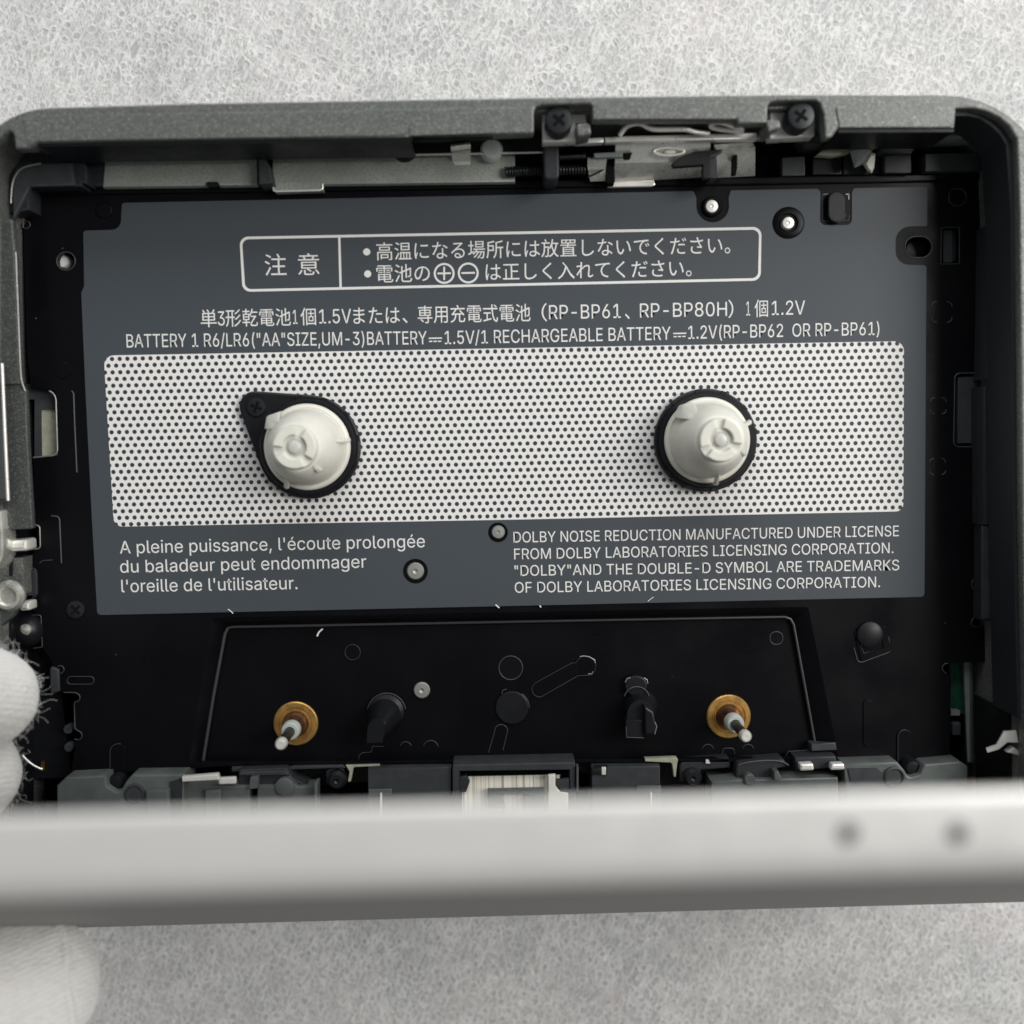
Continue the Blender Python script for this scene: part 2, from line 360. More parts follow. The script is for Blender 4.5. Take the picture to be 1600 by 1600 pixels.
def knit():
    m = mat('white_cotton_knit', (.80, .785, .76), .85, 0, .15, sheen=.3, sss=.12)
    nt = m.node_tree; N = nt.nodes; L = nt.links; b = N['Principled BSDF']
    g = N.new('ShaderNodeNewGeometry'); mp = N.new('ShaderNodeMapping'); mp.inputs['Rotation'].default_value = (R(20), R(35), R(25)); mp.inputs['Scale'].default_value = (22, 50, 34); L.new(g.outputs['Position'], mp.inputs['Vector'])
    v = N.new('ShaderNodeTexVoronoi'); v.inputs['Scale'].default_value = 1.0; L.new(mp.outputs[0], v.inputs['Vector'])
    n = N.new('ShaderNodeTexNoise'); n.inputs['Scale'].default_value = 3.5; n.inputs['Detail'].default_value = 5; L.new(g.outputs['Position'], n.inputs['Vector'])
    wv = N.new('ShaderNodeTexWave'); wv.bands_direction = 'Y'; wv.inputs['Scale'].default_value = 6.5; wv.inputs['Distortion'].default_value = 3.0; wv.inputs['Detail'].default_value = 2; wv.inputs['Detail Scale'].default_value = 2.5
    m2 = N.new('ShaderNodeMapping'); m2.inputs['Rotation'].default_value = (R(15), R(10), R(-28)); L.new(g.outputs['Position'], m2.inputs['Vector']); L.new(m2.outputs[0], wv.inputs['Vector'])
    a0 = N.new('ShaderNodeMath'); a0.operation = 'MULTIPLY_ADD'; L.new(n.outputs['Fac'], a0.inputs[0]); a0.inputs[1].default_value = 2.2; L.new(v.outputs['Distance'], a0.inputs[2])
    a = N.new('ShaderNodeMath'); a.operation = 'MULTIPLY_ADD'; L.new(wv.outputs['Fac'], a.inputs[0]); a.inputs[1].default_value = .45; L.new(a0.outputs[0], a.inputs[2])
    rc = N.new('ShaderNodeMix'); rc.data_type = 'RGBA'; rc.inputs['A'].default_value = (.80, .785, .755, 1); rc.inputs['B'].default_value = (.87, .86, .835, 1); L.new(wv.outputs['Fac'], rc.inputs['Factor']); L.new(rc.outputs['Result'], b.inputs['Base Color'])
    bp = N.new('ShaderNodeBump'); bp.inputs['Strength'].default_value = .55; bp.inputs['Distance'].default_value = .016; L.new(a.outputs[0], bp.inputs['Height']); L.new(bp.outputs[0], b.inputs['Normal'])
    return m
M['knit'] = knit()

# ================================================================== the surface
def foam_sheet():
    bm = bmesh.new(); bmesh.ops.create_grid(bm, x_segments=60, y_segments=60, size=45)
    for v in bm.verts:
        x, y = v.co.x, v.co.y
        v.co.z = -.05 + .035 * math.sin(x * .21 + 1) * math.sin(y * .17 + .5)
    o = done('fabric_sheet', bm, M['foam'], None, 60)
    return tag(o, 'soft white fibrous sheet with fine round pits lying under the player', 'fabric sheet', kind='structure')
foam_sheet()

# ================================================================== the player
base = at(776, 760, 0); base.z = 0
PL = empty('cassette_player', base, 'opened grey cassette player with black mechanism plate and lid standing up', 'cassette player')

# ---- shell: rim above, walls below
outer = rpoly([(-62, 172, 140), (300, 161), (840, 152), (1240, 147.5), (1646, 149, 168), (1640, 1402, 60), (-40, 1438, 60)], 10)
inner = [(-30, 470), (-30, 236), (0, 216), (8, 207), (14, 204), (20, 207), (22.5, 214), (24, 232), (46, 231.5), (60, 222.5), (200, 220), (400, 216.5), (642, 214),
         (640.5, 196.5), (770, 194.5), (770.5, 210), (831, 208.5), (834, 205), (834, 172), (838, 166), (846, 163.5), (921, 162), (925, 165), (926, 187), (1152, 186), (1153, 193), (1199, 191), (1199, 166), (1203, 160), (1212, 157.5), (1274, 156.5), (1281, 161), (1287, 178), (1290, 216), (1300, 214), (1310, 200.5), (1491, 200), (1494, 169), (1520, 169), (1542, 174), (1562, 184), (1577, 197), (1589, 216), (1593, 330), (1597, 800), (1602, 1060), (1605, 1240), (1605, 1405), (5, 1416), (-30, 1380)]
prism('shell_rim', outer, .74, .9, M['shell'], PL, holes=[inner], bevel=.018)
wall_out = rpoly([(-57, 177, 136), (300, 167), (840, 158), (1240, 154), (1640, 155, 163), (1634, 1396, 60), (-36, 1432, 60)], 10)
wall_in = [(-36, 400), (-36, 245), (-6, 206), (46, 214), (60, 214), (632, 204), (634, 186), (780, 184), (828, 182), (828, 166), (930, 164), (935, 173), (1150, 171), (1195, 171), (1196, 162), (1285, 161), (1300, 190), (1486, 188), (1490, 166), (1525, 165), (1570, 183), (1596, 212), (1600, 330), (1604, 800), (1608, 1240), (1608, 1385), (5, 1408), (-36, 1378)]
def side_wall():
    me = curve_mesh([wl(wall_out, .9), wl(wall_in, .9)], .06, ZP + .738, .02); return finish('shell_wall', me, M['shell'], PL)
side_wall()
def floor_pan():
    me = curve_mesh([wl(wall_in, .9)], .3, ZP - .62, 0); return finish('shell_floor', me, M['pit'], PL)
floor_pan()
# raised step lines on the rim top
prism('rim_step', rpoly([(35, 184, 3), (60, 181), (832, 167), (832, 206), (640, 212), (640, 194), (632, 211), (200, 218), (62, 220.5), (44, 228)]), .9, .914, M['shell'], PL, bevel=.006)
prism('rim_step', rpoly([(927, 163), (1150, 160), (1150, 185), (927, 186)]), .9, .912, M['shell'], PL, bevel=.006)
prism('rim_step', rpoly([(1306, 166, 4), (1488, 163, 3), (1488, 198), (1312, 199)]), .9, .914, M['shell'], PL, bevel=.008)

# ---- ledge behind the plate
prism('inner_ledge', rpoly([(165, 226, 6), (402, 222), (402, 289.5), (160, 292.5)]), -.5, .12, M['inner'], PL, bevel=.02)
prism('inner_ledge', rpoly([(425, 222), (805, 218), (805, 284.5), (425, 289.3)]), -.5, .12, M['inner'], PL, bevel=.02)
prism('ledge_rib', [(398, 228), (404, 232), (420, 258), (426, 286), (405, 288), (404, 252)], -.25, .3, M['slate'], PL, bevel=.01)
prism('ledge_rib', [(133, 236), (166, 232), (164, 291), (133, 291)], -.25, .1, M['dark'], PL, bevel=.02)
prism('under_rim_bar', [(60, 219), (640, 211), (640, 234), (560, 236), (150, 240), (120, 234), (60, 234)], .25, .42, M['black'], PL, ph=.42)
prism('shadow_bar', [(640, 214), (850, 208), (850, 236), (640, 240)], .125, .2, M['black'], PL)  # black strip added to paint shade over the ledge
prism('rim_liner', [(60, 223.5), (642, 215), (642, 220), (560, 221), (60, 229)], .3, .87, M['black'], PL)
prism('rim_liner', [(1310, 202), (1490, 201), (1490, 206), (1310, 207)], .3, .87, M['black'], PL)
prism('rim_liner', [(1496, 171), (1520, 170.5), (1542, 175), (1562, 185), (1576, 198), (1586, 216), (1590, 330), (1594, 800), (1599, 1060), (1600, 1125), (1596, 1125), (1594, 1060), (1589, 800), (1585, 330), (1578, 222), (1567, 205), (1553, 192), (1536, 181), (1518, 177), (1496, 177)], .28, .80, M['dark'], PL, ph=.87)
prism('rim_liner', [(1600, 1126), (1605, 1126), (1607, 1392), (1603, 1392)], -.2, .56, M['black'], PL, ph=.87)
prism('rim_liner', [(-36, 835), (-30, 835), (-30, 1376), (-36, 1376)], -.3, .24, M['black'], PL, ph=.87)
prism('recess_panel', [(642, 194), (770, 192), (770, 217), (646, 220)], .2, .3, M['slate'], PL, bevel=.01)
prism('recess_panel', [(686, 203), (726, 202), (716, 212), (690, 213)], .3, .33, M['dark'], PL, bevel=.01)

# ---- left corner block
prism('corner_block', [(-50, 232), (46, 232), (118, 237), (136, 262), (136, 288), (128, 286), (128, 292), (108, 290), (46, 292), (46, 328), (-50, 345)], -.05, .26, M['dark'], PL, bevel=.02)
prism('corner_block', rpoly([(22, 262, 14), (44, 255, 18), (112, 254), (117, 290), (46, 292), (44, 298), (20, 345), (18, 300)]), .26, .33, M['slate'], PL, bevel=.02)
tube('corner_seam', [(17, 318, .34), (17.5, 292, .34), (24, 272, .34), (38, 259, .34), (64, 255.5, .34)], .008, M['brightedge'], PL)
prism('notch_board', [(26, 300), (46, 296), (44, 312), (36, 318), (36, 350), (27, 350)], -.2, .02, M['brown'], PL)
tube('notch_edge', [(46, 297, .02), (46, 308, .02), (43, 314, .02), (36, 316, .02), (36, 356, .02)], .007, M['edge'], PL)

# ---- left side rails
prism('side_rail', rpoly([(-60, 345), (20, 340, 8), (22, 372), (24, 392), (31, 560), (33, 600), (-60, 604)]), .34, .42, M['rail'], PL, bevel=.022)
prism('side_rail', rpoly([(-60, 566), (2, 564), (7, 690), (12, 784, 3), (-60, 786)]), .46, .56, M['link'], PL, bevel=.03)
prism('side_rail', rpoly([(-14, 603), (33, 601), (40, 611), (43, 690), (51, 826, 2), (4, 828)]), .30, .38, M['rail'], PL, bevel=.012)
tube('rail_highlight', [(24.5, 394, .42), (28, 480, .42), (31, 560, .42), (33, 599, .41), (39.5, 611, .39)], .010, M['brightedge'], PL)  # bright line paints the light caught along the rail
tube('rail_highlight', [(3, 568, .57), (8, 690, .57), (12.5, 782, .57)], .017, M['steel'], PL)  # painted highlight of the upper rail

# ---- black mechanism plate
plate = [(44, 293), (800, 282.5), (1200, 276.5), (1545, 271), (1546, 345), (1545, 420), (1541, 584)] + rpoly([(1492, 584, 7), (1490, 698, 6)]) + [(1536, 698), (1536, 880), (1530, 897),
    (1521, 903), (1518, 912), (1522, 919), (1526, 922), (1526, 966), (1519, 970), (1517, 976), (1522, 979), (1547, 979), (1546, 1035), (1487, 1035), (1480, 1037), (1473.5, 1043), (1476, 1050), (1483, 1053), (1486, 1060), (1484, 1190), (1288, 1191),
    (660, 1192.5), (380, 1196), (110, 1212), (119, 1158), (126, 1154), (127, 1147), (121, 1141), (117, 1138), (116, 1096), (122, 1093), (123, 1087), (118, 1083), (92, 1082), (90, 1045), (82, 1040), (78, 1030),
    (66, 1012), (65, 962), (52, 960), (50, 935), (58, 930), (56, 895), (50, 888), (53, 858)] + rpoly([(63, 856, 5), (62, 822, 5)]) + [(55, 818), (52, 716)] + rpoly([(90, 711, 9), (87, 611, 16)]) + [(48, 608), (43, 560), (38, 420), (36, 352), (44, 345), (43, 338), (36, 336), (35, 318), (44, 312)]
HOLES = [rpoly([(331, 966, 6), (1262, 949, 6), (1310, 1184), (296, 1192)])[::-1], circ(103, 408, 14.5), oblong(1435, 386, 42, 33), rpoly([(1471, 356, 2), (1499, 355, 2), (1499, 412, 2), (1470, 413, 2)])]
prism('mechanism_plate', plate, -.09, 0, M['plate'], PL, holes=HOLES, bevel=.006)
prism('plate_lip', [(48, 292), (800, 281.5), (1200, 275.5), (1540, 270), (1540, 282), (1200, 288), (800, 294), (48, 305)], 0, .035, M['plate'], PL, bevel=.017)
# sunken well of the tape-head end
w0 = rpoly([(331, 966, 8), (1262, 949, 8), (1310, 1184), (296, 1192)]); w1 = rpoly([(334, 969, 8), (1259, 952, 8), (1306, 1184), (300, 1192)])
w2 = rpoly([(349, 977, 10), (1240, 961, 10), (1281, 1184), (313, 1192)]); w3 = rpoly([(351, 979, 10), (1238, 963, 10), (1278.5, 1184), (315.5, 1192)]); w4 = rpoly([(355, 983, 10), (1234, 967, 10), (1274, 1184), (319.5, 1192)])
WF = -.16
loft('sunken_well', [(w0, -.004), (w1, -.012), (w2, -.10), (w3, WF + .03), (w4, WF)], M['plate'], PL, cap0=False, cap1=True)
def well_edge():
    pts = [(317.5, 1188, WF + .045), (333, 1090, WF + .045), (351.5, 990, WF + .045), (356, 981, WF + .045), (364, 979.5, WF + .045), (800, 971.5, WF + .045), (1226, 963.8, WF + .045), (1235, 967, WF + .045), (1240, 976, WF + .045), (1258, 1075, WF + .045), (1275, 1170, WF + .045)]
    tube('well_highlight', pts, .016, M['wellglint'], PL, poly=True)
    tube('well_highlight', pts[:4], .019, M['edge'], PL, poly=True)  # left side painted brighter, as the lit bevel
well_edge()

# ---- label film with its print
lab = rpoly([(190.5, 317, 5), (800, 304.5), (1084, 298.5, 4), (1088, 310), (1088, 322)] + circ(1113.5, 322, 25.5, 16, None, 180, 0)[1:-1] + [(1139, 322), (1138.5, 308), (1142, 297.5, 4), (1278, 295, 3), (1282, 300), (1281, 352, 9), (1331, 351.5, 9), (1331, 300), (1335, 294, 3), (1449, 292, 3), (1448.5, 353.5, 2), (1399, 354, 23), (1399.5, 413.5, 21), (1447.5, 414.5, 4), (1444.5, 932.5, 6), (152, 961, 6), (143, 800), (133, 600), (127, 457, 2), (131.5, 447, 2), (130, 360.5, 5), (188.5, 358.7, 15)])
LB = prism('label_panel', lab, 0, .012, M['label'], PL, holes=[circ(1232, 348, 25), circ(778, 832, 15.5), circ(649, 892.5, 19.5)])
field = rpoly([(162, 555.5, 15), (800, 544), (1412.5, 533, 15), (1411.5, 799, 12), (800, 812), (178, 823, 14), (170, 690)])
prism('dotted_field', field, .012, .016, M['dots'], LB)
fr = [(374, 370, 13), (1190, 354.5, 13), (1188.5, 438.5, 13), (379, 456, 13)]
fi = [(378, 374, 10), (1186, 358.8, 10), (1184.5, 434.5, 10), (383, 452, 10)]
prism('caution_frame', rpoly(fr, 8), .012, .016, M['ink'], LB, holes=[rpoly(fi, 8)])
prism('caution_divider', [(528.2, 369), (531.8, 369), (534, 451), (530.4, 451)], .0121, .0162, M['ink'], LB)
for (u, v) in ((573, 393.5), (574.5, 428)): prism('bullet', circ(u, v, 5.6, 20), .012, .016, M['ink'], LB)
def ring_sign(name, u, v, bars):
    items = [(circ(u, v, 16.3, 36), .012, .016, [circ(u, v, 13.2, 36)])] + [(b, .012, .0158) for b in bars]
    join_prisms(name, items, M['ink'], LB)
ring_sign('plus_sign', 694, 427.2, [rect(683.5, 425.7, 704.5, 428.5), [(692.6, 416.8), (695.4, 416.8), (695.4, 425.6), (692.6, 425.6)], [(692.6, 428.6), (695.4, 428.6), (695.4, 437.4), (692.6, 437.4)]])
ring_sign('minus_sign', 731.6, 426.5, [rect(721, 425, 742, 427.8)])
def dc_sign(u0, u1, v):
    wd = (u1 - u0); d = wd / 3
    its = [(rect(u0, v - 3.6, u1, v - 1.6), .012, .016)] + [(rect(u0 + k * d + .4, v + 1.6 - k * .13, u0 + (k + 1) * d - 1.2, v + 3.4 - k * .13), .012, .016) for k in range(3)]
    join_prisms('direct_current_sign', its, M['ink'], LB)
dc_sign(670, 690.6, 531); dc_sign(1052, 1072.4, 523.5)
SANS = None
try:                                          # the plain sans serif that ships with Blender itself; its built-in font otherwise
    SANS = bpy.data.fonts.load(os.path.join(bpy.utils.system_resource('DATAFILES'), 'fonts', 'Inter.woff2'))
except Exception: pass
def text(body, u0, u1, vb0, vb1, cap, ref='H', off=0.0, name='printed_text'):
    """Printed line between pixels u0 and u1, baseline vb0 to vb1, with the height in pixels of its reference letter."""
    def raw(s):
        c = bpy.data.curves.new('t', 'FONT'); c.body = s
        if SANS and all(ord(k) < 0x2000 for k in body + ref): c.font = SANS
        c.offset = off; c.resolution_u = 3
        o = bpy.data.objects.new('t', c); me = bpy.data.meshes.new_from_object(o); bpy.data.objects.remove(o); bpy.data.curves.remove(c); return me
    rm = raw(ref); hh = max(v.co.y for v in rm.vertices); lo = min(v.co.y for v in rm.vertices) if ref not in 'Hl' else 0; bpy.data.meshes.remove(rm)
    me = raw(body); xs = [v.co.x for v in me.vertices]; x0, x1 = min(xs), max(xs)
    a, b = at(u0, vb0, .016), at(u1, vb1, .016)
    sx = (b.x - a.x) / (x1 - x0); sy = cap * PX(.016) / (hh - lo); sl = (b.y - a.y) / (b.x - a.x)
    for v in me.vertices:
        X = (v.co.x - x0) * sx; v.co = Vector((a.x + X, a.y + X * sl + (v.co.y - lo) * sy, ZP + .0155 + v.co.z * 0))
    finish(name, me, M['ink'], LB, smooth=0)
text('注', 414, 448, 430.8, 430.2, 33, '注'); text('意', 466, 499.5, 430, 429.4, 33, '意')
text('高温になる場所には放置しないでください。', 588.5, 1141, 407, 396.5, 27.5, '高')
text('電池の', 588.5, 672, 441.5, 440.2, 26, '電'); text('は正しく入れてください。', 759, 1080.6, 438.6, 432, 25.5, '電')
def vb(u, v0, v1): return v0 + (v1 - v0) * (u - 314) / (1258 - 314)
for body, u0, u1 in (('単', 314, 339), ('形乾電池', 353, 454.7), ('個', 470, 494), ('または', 552.5, 625), ('、', 629, 637), ('専用充電式電池', 653, 829), ('（', 846.5, 855), ('、', 976.5, 984), ('）', 1138, 1146), ('個', 1179, 1200)):
    text(body, u0, u1, vb(u0, 511.2, 494), vb(u1, 511.2, 494), 25.5, '電')
for body, u0, u1 in (('3', 340.5, 351.5), ('1', 458, 465), ('1.5V', 499, 549), ('RP-BP61', 858, 970), ('RP-BP80H', 1000, 1136), ('1', 1166, 1172), ('1.2V', 1206, 1258)):
    text(body, u0, u1, vb(u0, 509, 491.3), vb(u1, 509, 491.3), 21.5)
text('BATTERY 1 R6/LR6("AA"SIZE,UM-3)BATTERY', 198, 667, 543, 538, 20.2)
text('1.5V/1 RECHARGEABLE BATTERY', 695, 1048, 537.8, 530.8, 20.2)
text('1.2V(RP-BP62  OR RP-BP61)', 1075.5, 1374, 529.6, 523.2, 20)
text("A pleine puissance, l'écoute prolongée", 187.5, 664, 865, 855, 19.6)
text('du baladeur peut endommager', 188, 572.5, 895, 887, 19.6)
text("l'oreille de l'utilisateur.", 190, 465, 925.5, 920.5, 19.6)
text('DOLBY NOISE REDUCTION MANUFACTURED UNDER LICENSE', 802.5, 1404.5, 847.8, 837.8, 16.8)
text('FROM DOLBY LABORATORIES LICENSING CORPORATION.', 803.5, 1396, 874, 864.2, 16.8)
text('"DOLBY"AND THE DOUBLE-D SYMBOL ARE TRADEMARKS', 804, 1405, 900, 891, 16.8)
text('OF DOLBY LABORATORIES LICENSING CORPORATION.', 804.5, 1375, 926.3, 917.4, 16.8)

# ---- screws
def screw(u, v, r, h0, h1, m, ang=45, name='screw', slot=.62):
    """Round head with a cross recess."""
    o = lathe(name, [(r * PX(h1), h0), (r * PX(h1), h1 - .02), (r * PX(h1) * .93, h1), (r * PX(h1) * .66, h1 + .006), (.0, h1 + .008)], at(u, v, h1), m, PL, 36)
    a = r * slot; b = r * .13; q = []
    for k in range(4):
        for (x, y) in ((b, -b), (a, -b), (a, b)):
            t = R(ang + 90 * k); q.append((u + x * math.cos(t) - y * math.sin(t), v + x * math.sin(t) + y * math.cos(t)))
    prism('cross_recess', q, h1 + .002, h1 + .0125, M['pit'], o)
    return o
# ---- spindle hubs
def hub(c, fins, key, tear=None):
    H = empty('spindle_hub', Vector((c.x, c.y, ZP + .01))); H.parent = PL; H.location = Vector((c.x, c.y, ZP + .01)) - WORLD['cassette_player']
    ring_r = .545
    if tear:
        p = at(*tear, .05).to_2d(); rr = .165; d = (p - c.to_2d()); L_ = d.length; th = math.atan2(d.y, d.x); al = math.acos((ring_r - rr) / L_)
        lp = [(c.x + ring_r * math.cos(q), c.y + ring_r * math.sin(q)) for q in [th + al + (2 * math.pi - 2 * al) * k / 40 for k in range(41)]]
        lp += [(p.x + rr * math.cos(q), p.y + rr * math.sin(q)) for q in [th - al + 2 * al * k / 14 for k in range(15)]]
    else: lp = [(c.x + ring_r * math.cos(2 * math.pi * k / 48), c.y + ring_r * math.sin(2 * math.pi * k / 48)) for k in range(48)]
    me = curve_mesh([lp], ZP + .012, ZP + .10, .02); finish('base_ring', me, M['black'], H)
    lathe('collar', [(.50, .09), (.505, .13), (.49, .145), (.462, .145), (.46, .10)], c, M['black'], H)
    bm = bmesh.new()                                            # small tabs moulded round the ring
    for k in range(12):
        q = 2 * math.pi * (k + .3) / 12
        mt = Matrix.Translation((c.x + .52 * math.cos(q), c.y + .52 * math.sin(q), ZP + .104)) @ Matrix.Rotation(q, 4, 'Z')
        bmesh.ops.create_cube(bm, size=1, matrix=mt @ Matrix.Diagonal((.05, .06, .02, 1)))
    done('ring_tabs', bm, M['edge' if False else 'black'], H)
    lathe('cone', [(.445, .08), (.452, .16), (.44, .185), (.415, .195), (.402, .19), (.398, .20), (.394, .225), (.386, .29), (.370, .40), (.345, .52), (.312, .63), (.268, .715), (.245, .738), (.222, .744), (.218, .77), (.213, .805), (.0, .805)], c, M['cream'], H, 64, smooth=28)
    for a in (96, 216, 336):                                    # raised sectors of the hub's top
        lo, hi, n = a - 45 + key, a + 45 + key, 14
        lp = [(c.x + .211 * math.cos(R(lo + (hi - lo) * k / n)), c.y + .211 * math.sin(R(lo + (hi - lo) * k / n))) for k in range(n + 1)]
        lp += [(c.x + .118 * math.cos(R(hi + 2 - (hi - lo + 4) * k / n)), c.y + .118 * math.sin(R(hi + 2 - (hi - lo + 4) * k / n))) for k in range(n + 1)]
        finish('top_sector', curve_mesh([lp], ZP + .79, ZP + .85, .012), M['cream'], H)
    lathe('centre_pin', [(.088, .80), (.088, .812), (.072, .812), (.070, .80), (.062, .80), (.060, .835), (.045, .842), (0, .844)], c, M['creamtop'], H, 32)
    for a, kind in fins:
        bm = bmesh.new(); q = R(a); e = Vector((math.cos(q), math.sin(q), 0)); s = Vector((-e.y, e.x, 0)); o = Vector((c.x, c.y, ZP))
        if kind == 'tooth': P = [(.26, 0, .64), (.43, .12, .22), (.43, -.12, .22), (.485, .0, .30), (.40, .115, .46), (.40, -.115, .46), (.47, .0, .46)]
        elif kind == 'fin': P = [(.33, .012, .42), (.33, -.012, .42), (.465, .028, .20), (.465, -.028, .20), (.34, .012, .52), (.34, -.012, .52), (.475, .022, .30), (.475, -.022, .30)]
        else: P = [(.24, .022, .66), (.24, -.022, .66), (.33, .026, .50), (.33, -.026, .50), (.245, .022, .75), (.245, -.022, .75), (.325, .026, .68), (.325, -.026, .68)]
        for r, t, z in P: bm.verts.new(o + e * r + s * t + Vector((0, 0, z)))
        bmesh.ops.convex_hull(bm, input=bm.verts[:])
        bmesh.ops.bevel(bm, geom=bm.edges[:], offset=.008, segments=2, affect='EDGES')
        done('drive_fin', bm, M['cream'], H, 50)
    return H
cl = at(480, 698.5, .16); cr = at(1105, 688, .16)
HL = hub(cl, [(137, 'tooth'), (8, 'fin'), (-117, 'fin'), (-49, 'key')], 34, (400, 636))
HR = hub(cr, [(131, 'tooth'), (23, 'fin'), (-82, 'fin'), (-27, 'key')], 58)
screw(400, 636, 15, .09, .125, M['screw'], 20)

# ---- rivets and posts on the plate
def post(u, v, r, h0, h1, m, name='rivet', label=None):
    k = PX(h1) * r; lathe(name, [(k, h0), (k, h1 - .012), (k * .88, h1), (k * .3, h1 + .003), (k * .16, h1 - .008), (0, h1 - .01)], at(u, v, h1), m, PL, 32, label)
post(1112.5, 322, 10, -.02, .06, M['steel']); post(1232, 348, 9.5, -.02, .07, M['steel'])
lathe('post_collar', [(.105, 0), (.105, .03), (.092, .045), (.07, .045), (.068, .0)], at(1113.5, 322, .03), M['plate'], PL); lathe('post_collar', [(.165, 0), (.165, .018), (.155, .024), (.10, .024), (.09, .0)], at(1232, 348, .02), M['plate'], PL)
post(778.5, 831.5, 10.5, -.02, .02, M['rivet']); post(649, 892.5, 13.5, -.02, .02, M['rivet']); post(659, 1079, 13, WF - .01, WF + .03, M['rivet'])
screw(117.5, 953, 14.5, -.01, .03, M['screw'], 45)
prism('plate_dimple', circ(162, 328, 13, 32), -.01, .02, M['plate'], PL, bevel=.012)

# ---- pale lines painting the highlights on the plate's cut edges and embossings
def outline(pts, wd=.006, h=.002, m='edge', name='edge_glint', closed=False): tube(name, [(p[0], p[1], h) for p in (list(pts) + ([pts[0]] if closed else []))], wd, M[m], PL, poly=True)
outline(oblong(1435, 386, 42, 33), .006, closed=True)
outline(rpoly([(1471, 356, 2), (1499, 355, 2), (1499, 412, 2), (1470, 413, 2)]), .005, closed=True)
outline(circ(103, 408, 14.5), .006, closed=True)
outline(rpoly([(1537, 582.5), (1492, 583.5, 8), (1490, 698, 8), (1533, 698.5)]), .007)
outline(rpoly([(48, 608), (87, 611, 16), (90, 711, 9), (52, 715)])[-12:], .008, m='brightedge')
outline(rpoly([(40, 859), (63, 857, 5), (62, 822, 6), (55, 820)]), .008, m='brightedge')
outline(rpoly([(48, 886, 4), (56, 890, 4), (58, 930, 4), (48, 936)]), .006)
outline(rpoly([(50, 961), (64, 961, 4), (66, 1011, 2), (52, 1013)]), .006)
outline(circ(94, 1046, 6, 16, None, -130, 90), .005)
outline([(100, 1082), (116, 1082)] + circ(118, 1090, 7, 12, None, -80, 100) + [(116, 1100), (117, 1138)] + circ(121, 1149, 7, 12, None, -80, 130), .006)
outline(circ(41, 351, 6, 14, None, -100, 170), .006)
outline(circ(1480, 1044, 7.5, 16, None, 100, 280), .006)
outline([(1526, 908), (1520, 906), (1517.5, 912), (1519, 919), (1526, 923), (1526, 964), (1519, 968), (1517, 974), (1521, 979), (1540, 979)], .005)
outline([(1544, 350), (1544, 425), (1547, 420)], .004)
def corners(u, v, s, r, n=4, h=.002, wd=.005):
    c = s / 2 - r
    for (sx, sy, a) in ((1, 1, 0), (-1, 1, 90), (-1, -1, 180), (1, -1, 270))[:n]:
        outline(circ(u + sx * c, v + sy * c, r, 6, None, a - 8, a + 98), wd, h, 'edge', 'corner_mark')
corners(1471.5, 487.5, 32, 7); corners(1466, 634, 25, 6); corners(1465, 729, 25, 6); corners(1496, 308, 27, 12); corners(1213, 997, 20, 9, h=WF + .002)
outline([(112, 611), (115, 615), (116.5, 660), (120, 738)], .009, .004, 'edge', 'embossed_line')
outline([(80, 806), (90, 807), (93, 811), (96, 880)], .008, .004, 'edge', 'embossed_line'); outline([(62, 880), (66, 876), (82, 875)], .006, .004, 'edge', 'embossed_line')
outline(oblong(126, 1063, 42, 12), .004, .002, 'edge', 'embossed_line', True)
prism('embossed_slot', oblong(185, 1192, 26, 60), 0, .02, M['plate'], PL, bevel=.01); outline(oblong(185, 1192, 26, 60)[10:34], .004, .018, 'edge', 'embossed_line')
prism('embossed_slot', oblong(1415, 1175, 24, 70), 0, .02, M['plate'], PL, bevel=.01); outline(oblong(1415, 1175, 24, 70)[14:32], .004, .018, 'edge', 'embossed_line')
prism('embossed_slot', oblong(1356, 1130, 14, 74), 0, .012, M['plate'], PL, bevel=.006)
prism('embossed_slot', oblong(97, 578, 26, 26) , 0, .010, M['plate'], PL, bevel=.008)
for (u, v) in ((106, 1140), (107, 1168)): post(u, v, 7.5, -.2, -.1, M['slate'])
# keyed peg under the top edge and bracket round it
prism('peg', oblong(1307.5, 323, 27, 49), 0, .07, M['black'], PL, bevel=.012)
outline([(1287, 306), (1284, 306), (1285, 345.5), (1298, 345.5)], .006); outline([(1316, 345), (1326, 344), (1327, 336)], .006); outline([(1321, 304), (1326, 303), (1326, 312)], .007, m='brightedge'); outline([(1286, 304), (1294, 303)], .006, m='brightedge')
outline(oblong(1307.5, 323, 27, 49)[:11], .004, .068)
prism('slot_liner', rect(1474, 360, 1488, 410), -.3, -.06, M['slate'], PL); prism('slot_liner', rect(1488.5, 362, 1496, 408), -.3, -.1, M['dark'], PL)
prism('hole_liner', oblong(1432, 388, 30, 24), -.3, -.18, M['black'], PL)
lathe('hole_pin', [(.075, -.35), (.075, -.13), (.06, -.10), (0, -.09)], at(97, 408, -.1), M['ink'], PL)
# diamond bracket at the lower right
prism('square_tab', rpoly([(1334, 987, 4), (1384, 978, 4), (1394, 1017, 5), (1346, 1035, 5)]), 0, .012, M['plate'], PL, holes=[rpoly([(1343, 1002), (1376, 993), (1381, 1012), (1350, 1020)])], bevel=.005)
outline(rpoly([(1334, 1012), (1340, 1033, 5), (1346, 1035, 5), (1392, 1018, 5), (1388, 995)]), .006, .006)
lathe('square_tab_cap', [(.14, 0), (.138, .035), (.11, .05), (0, .055)], at(1360, 992, .04), M['black'], PL)
outline([(1345, 1009), (1350, 1003), (1376, 1004)], .006, .012)

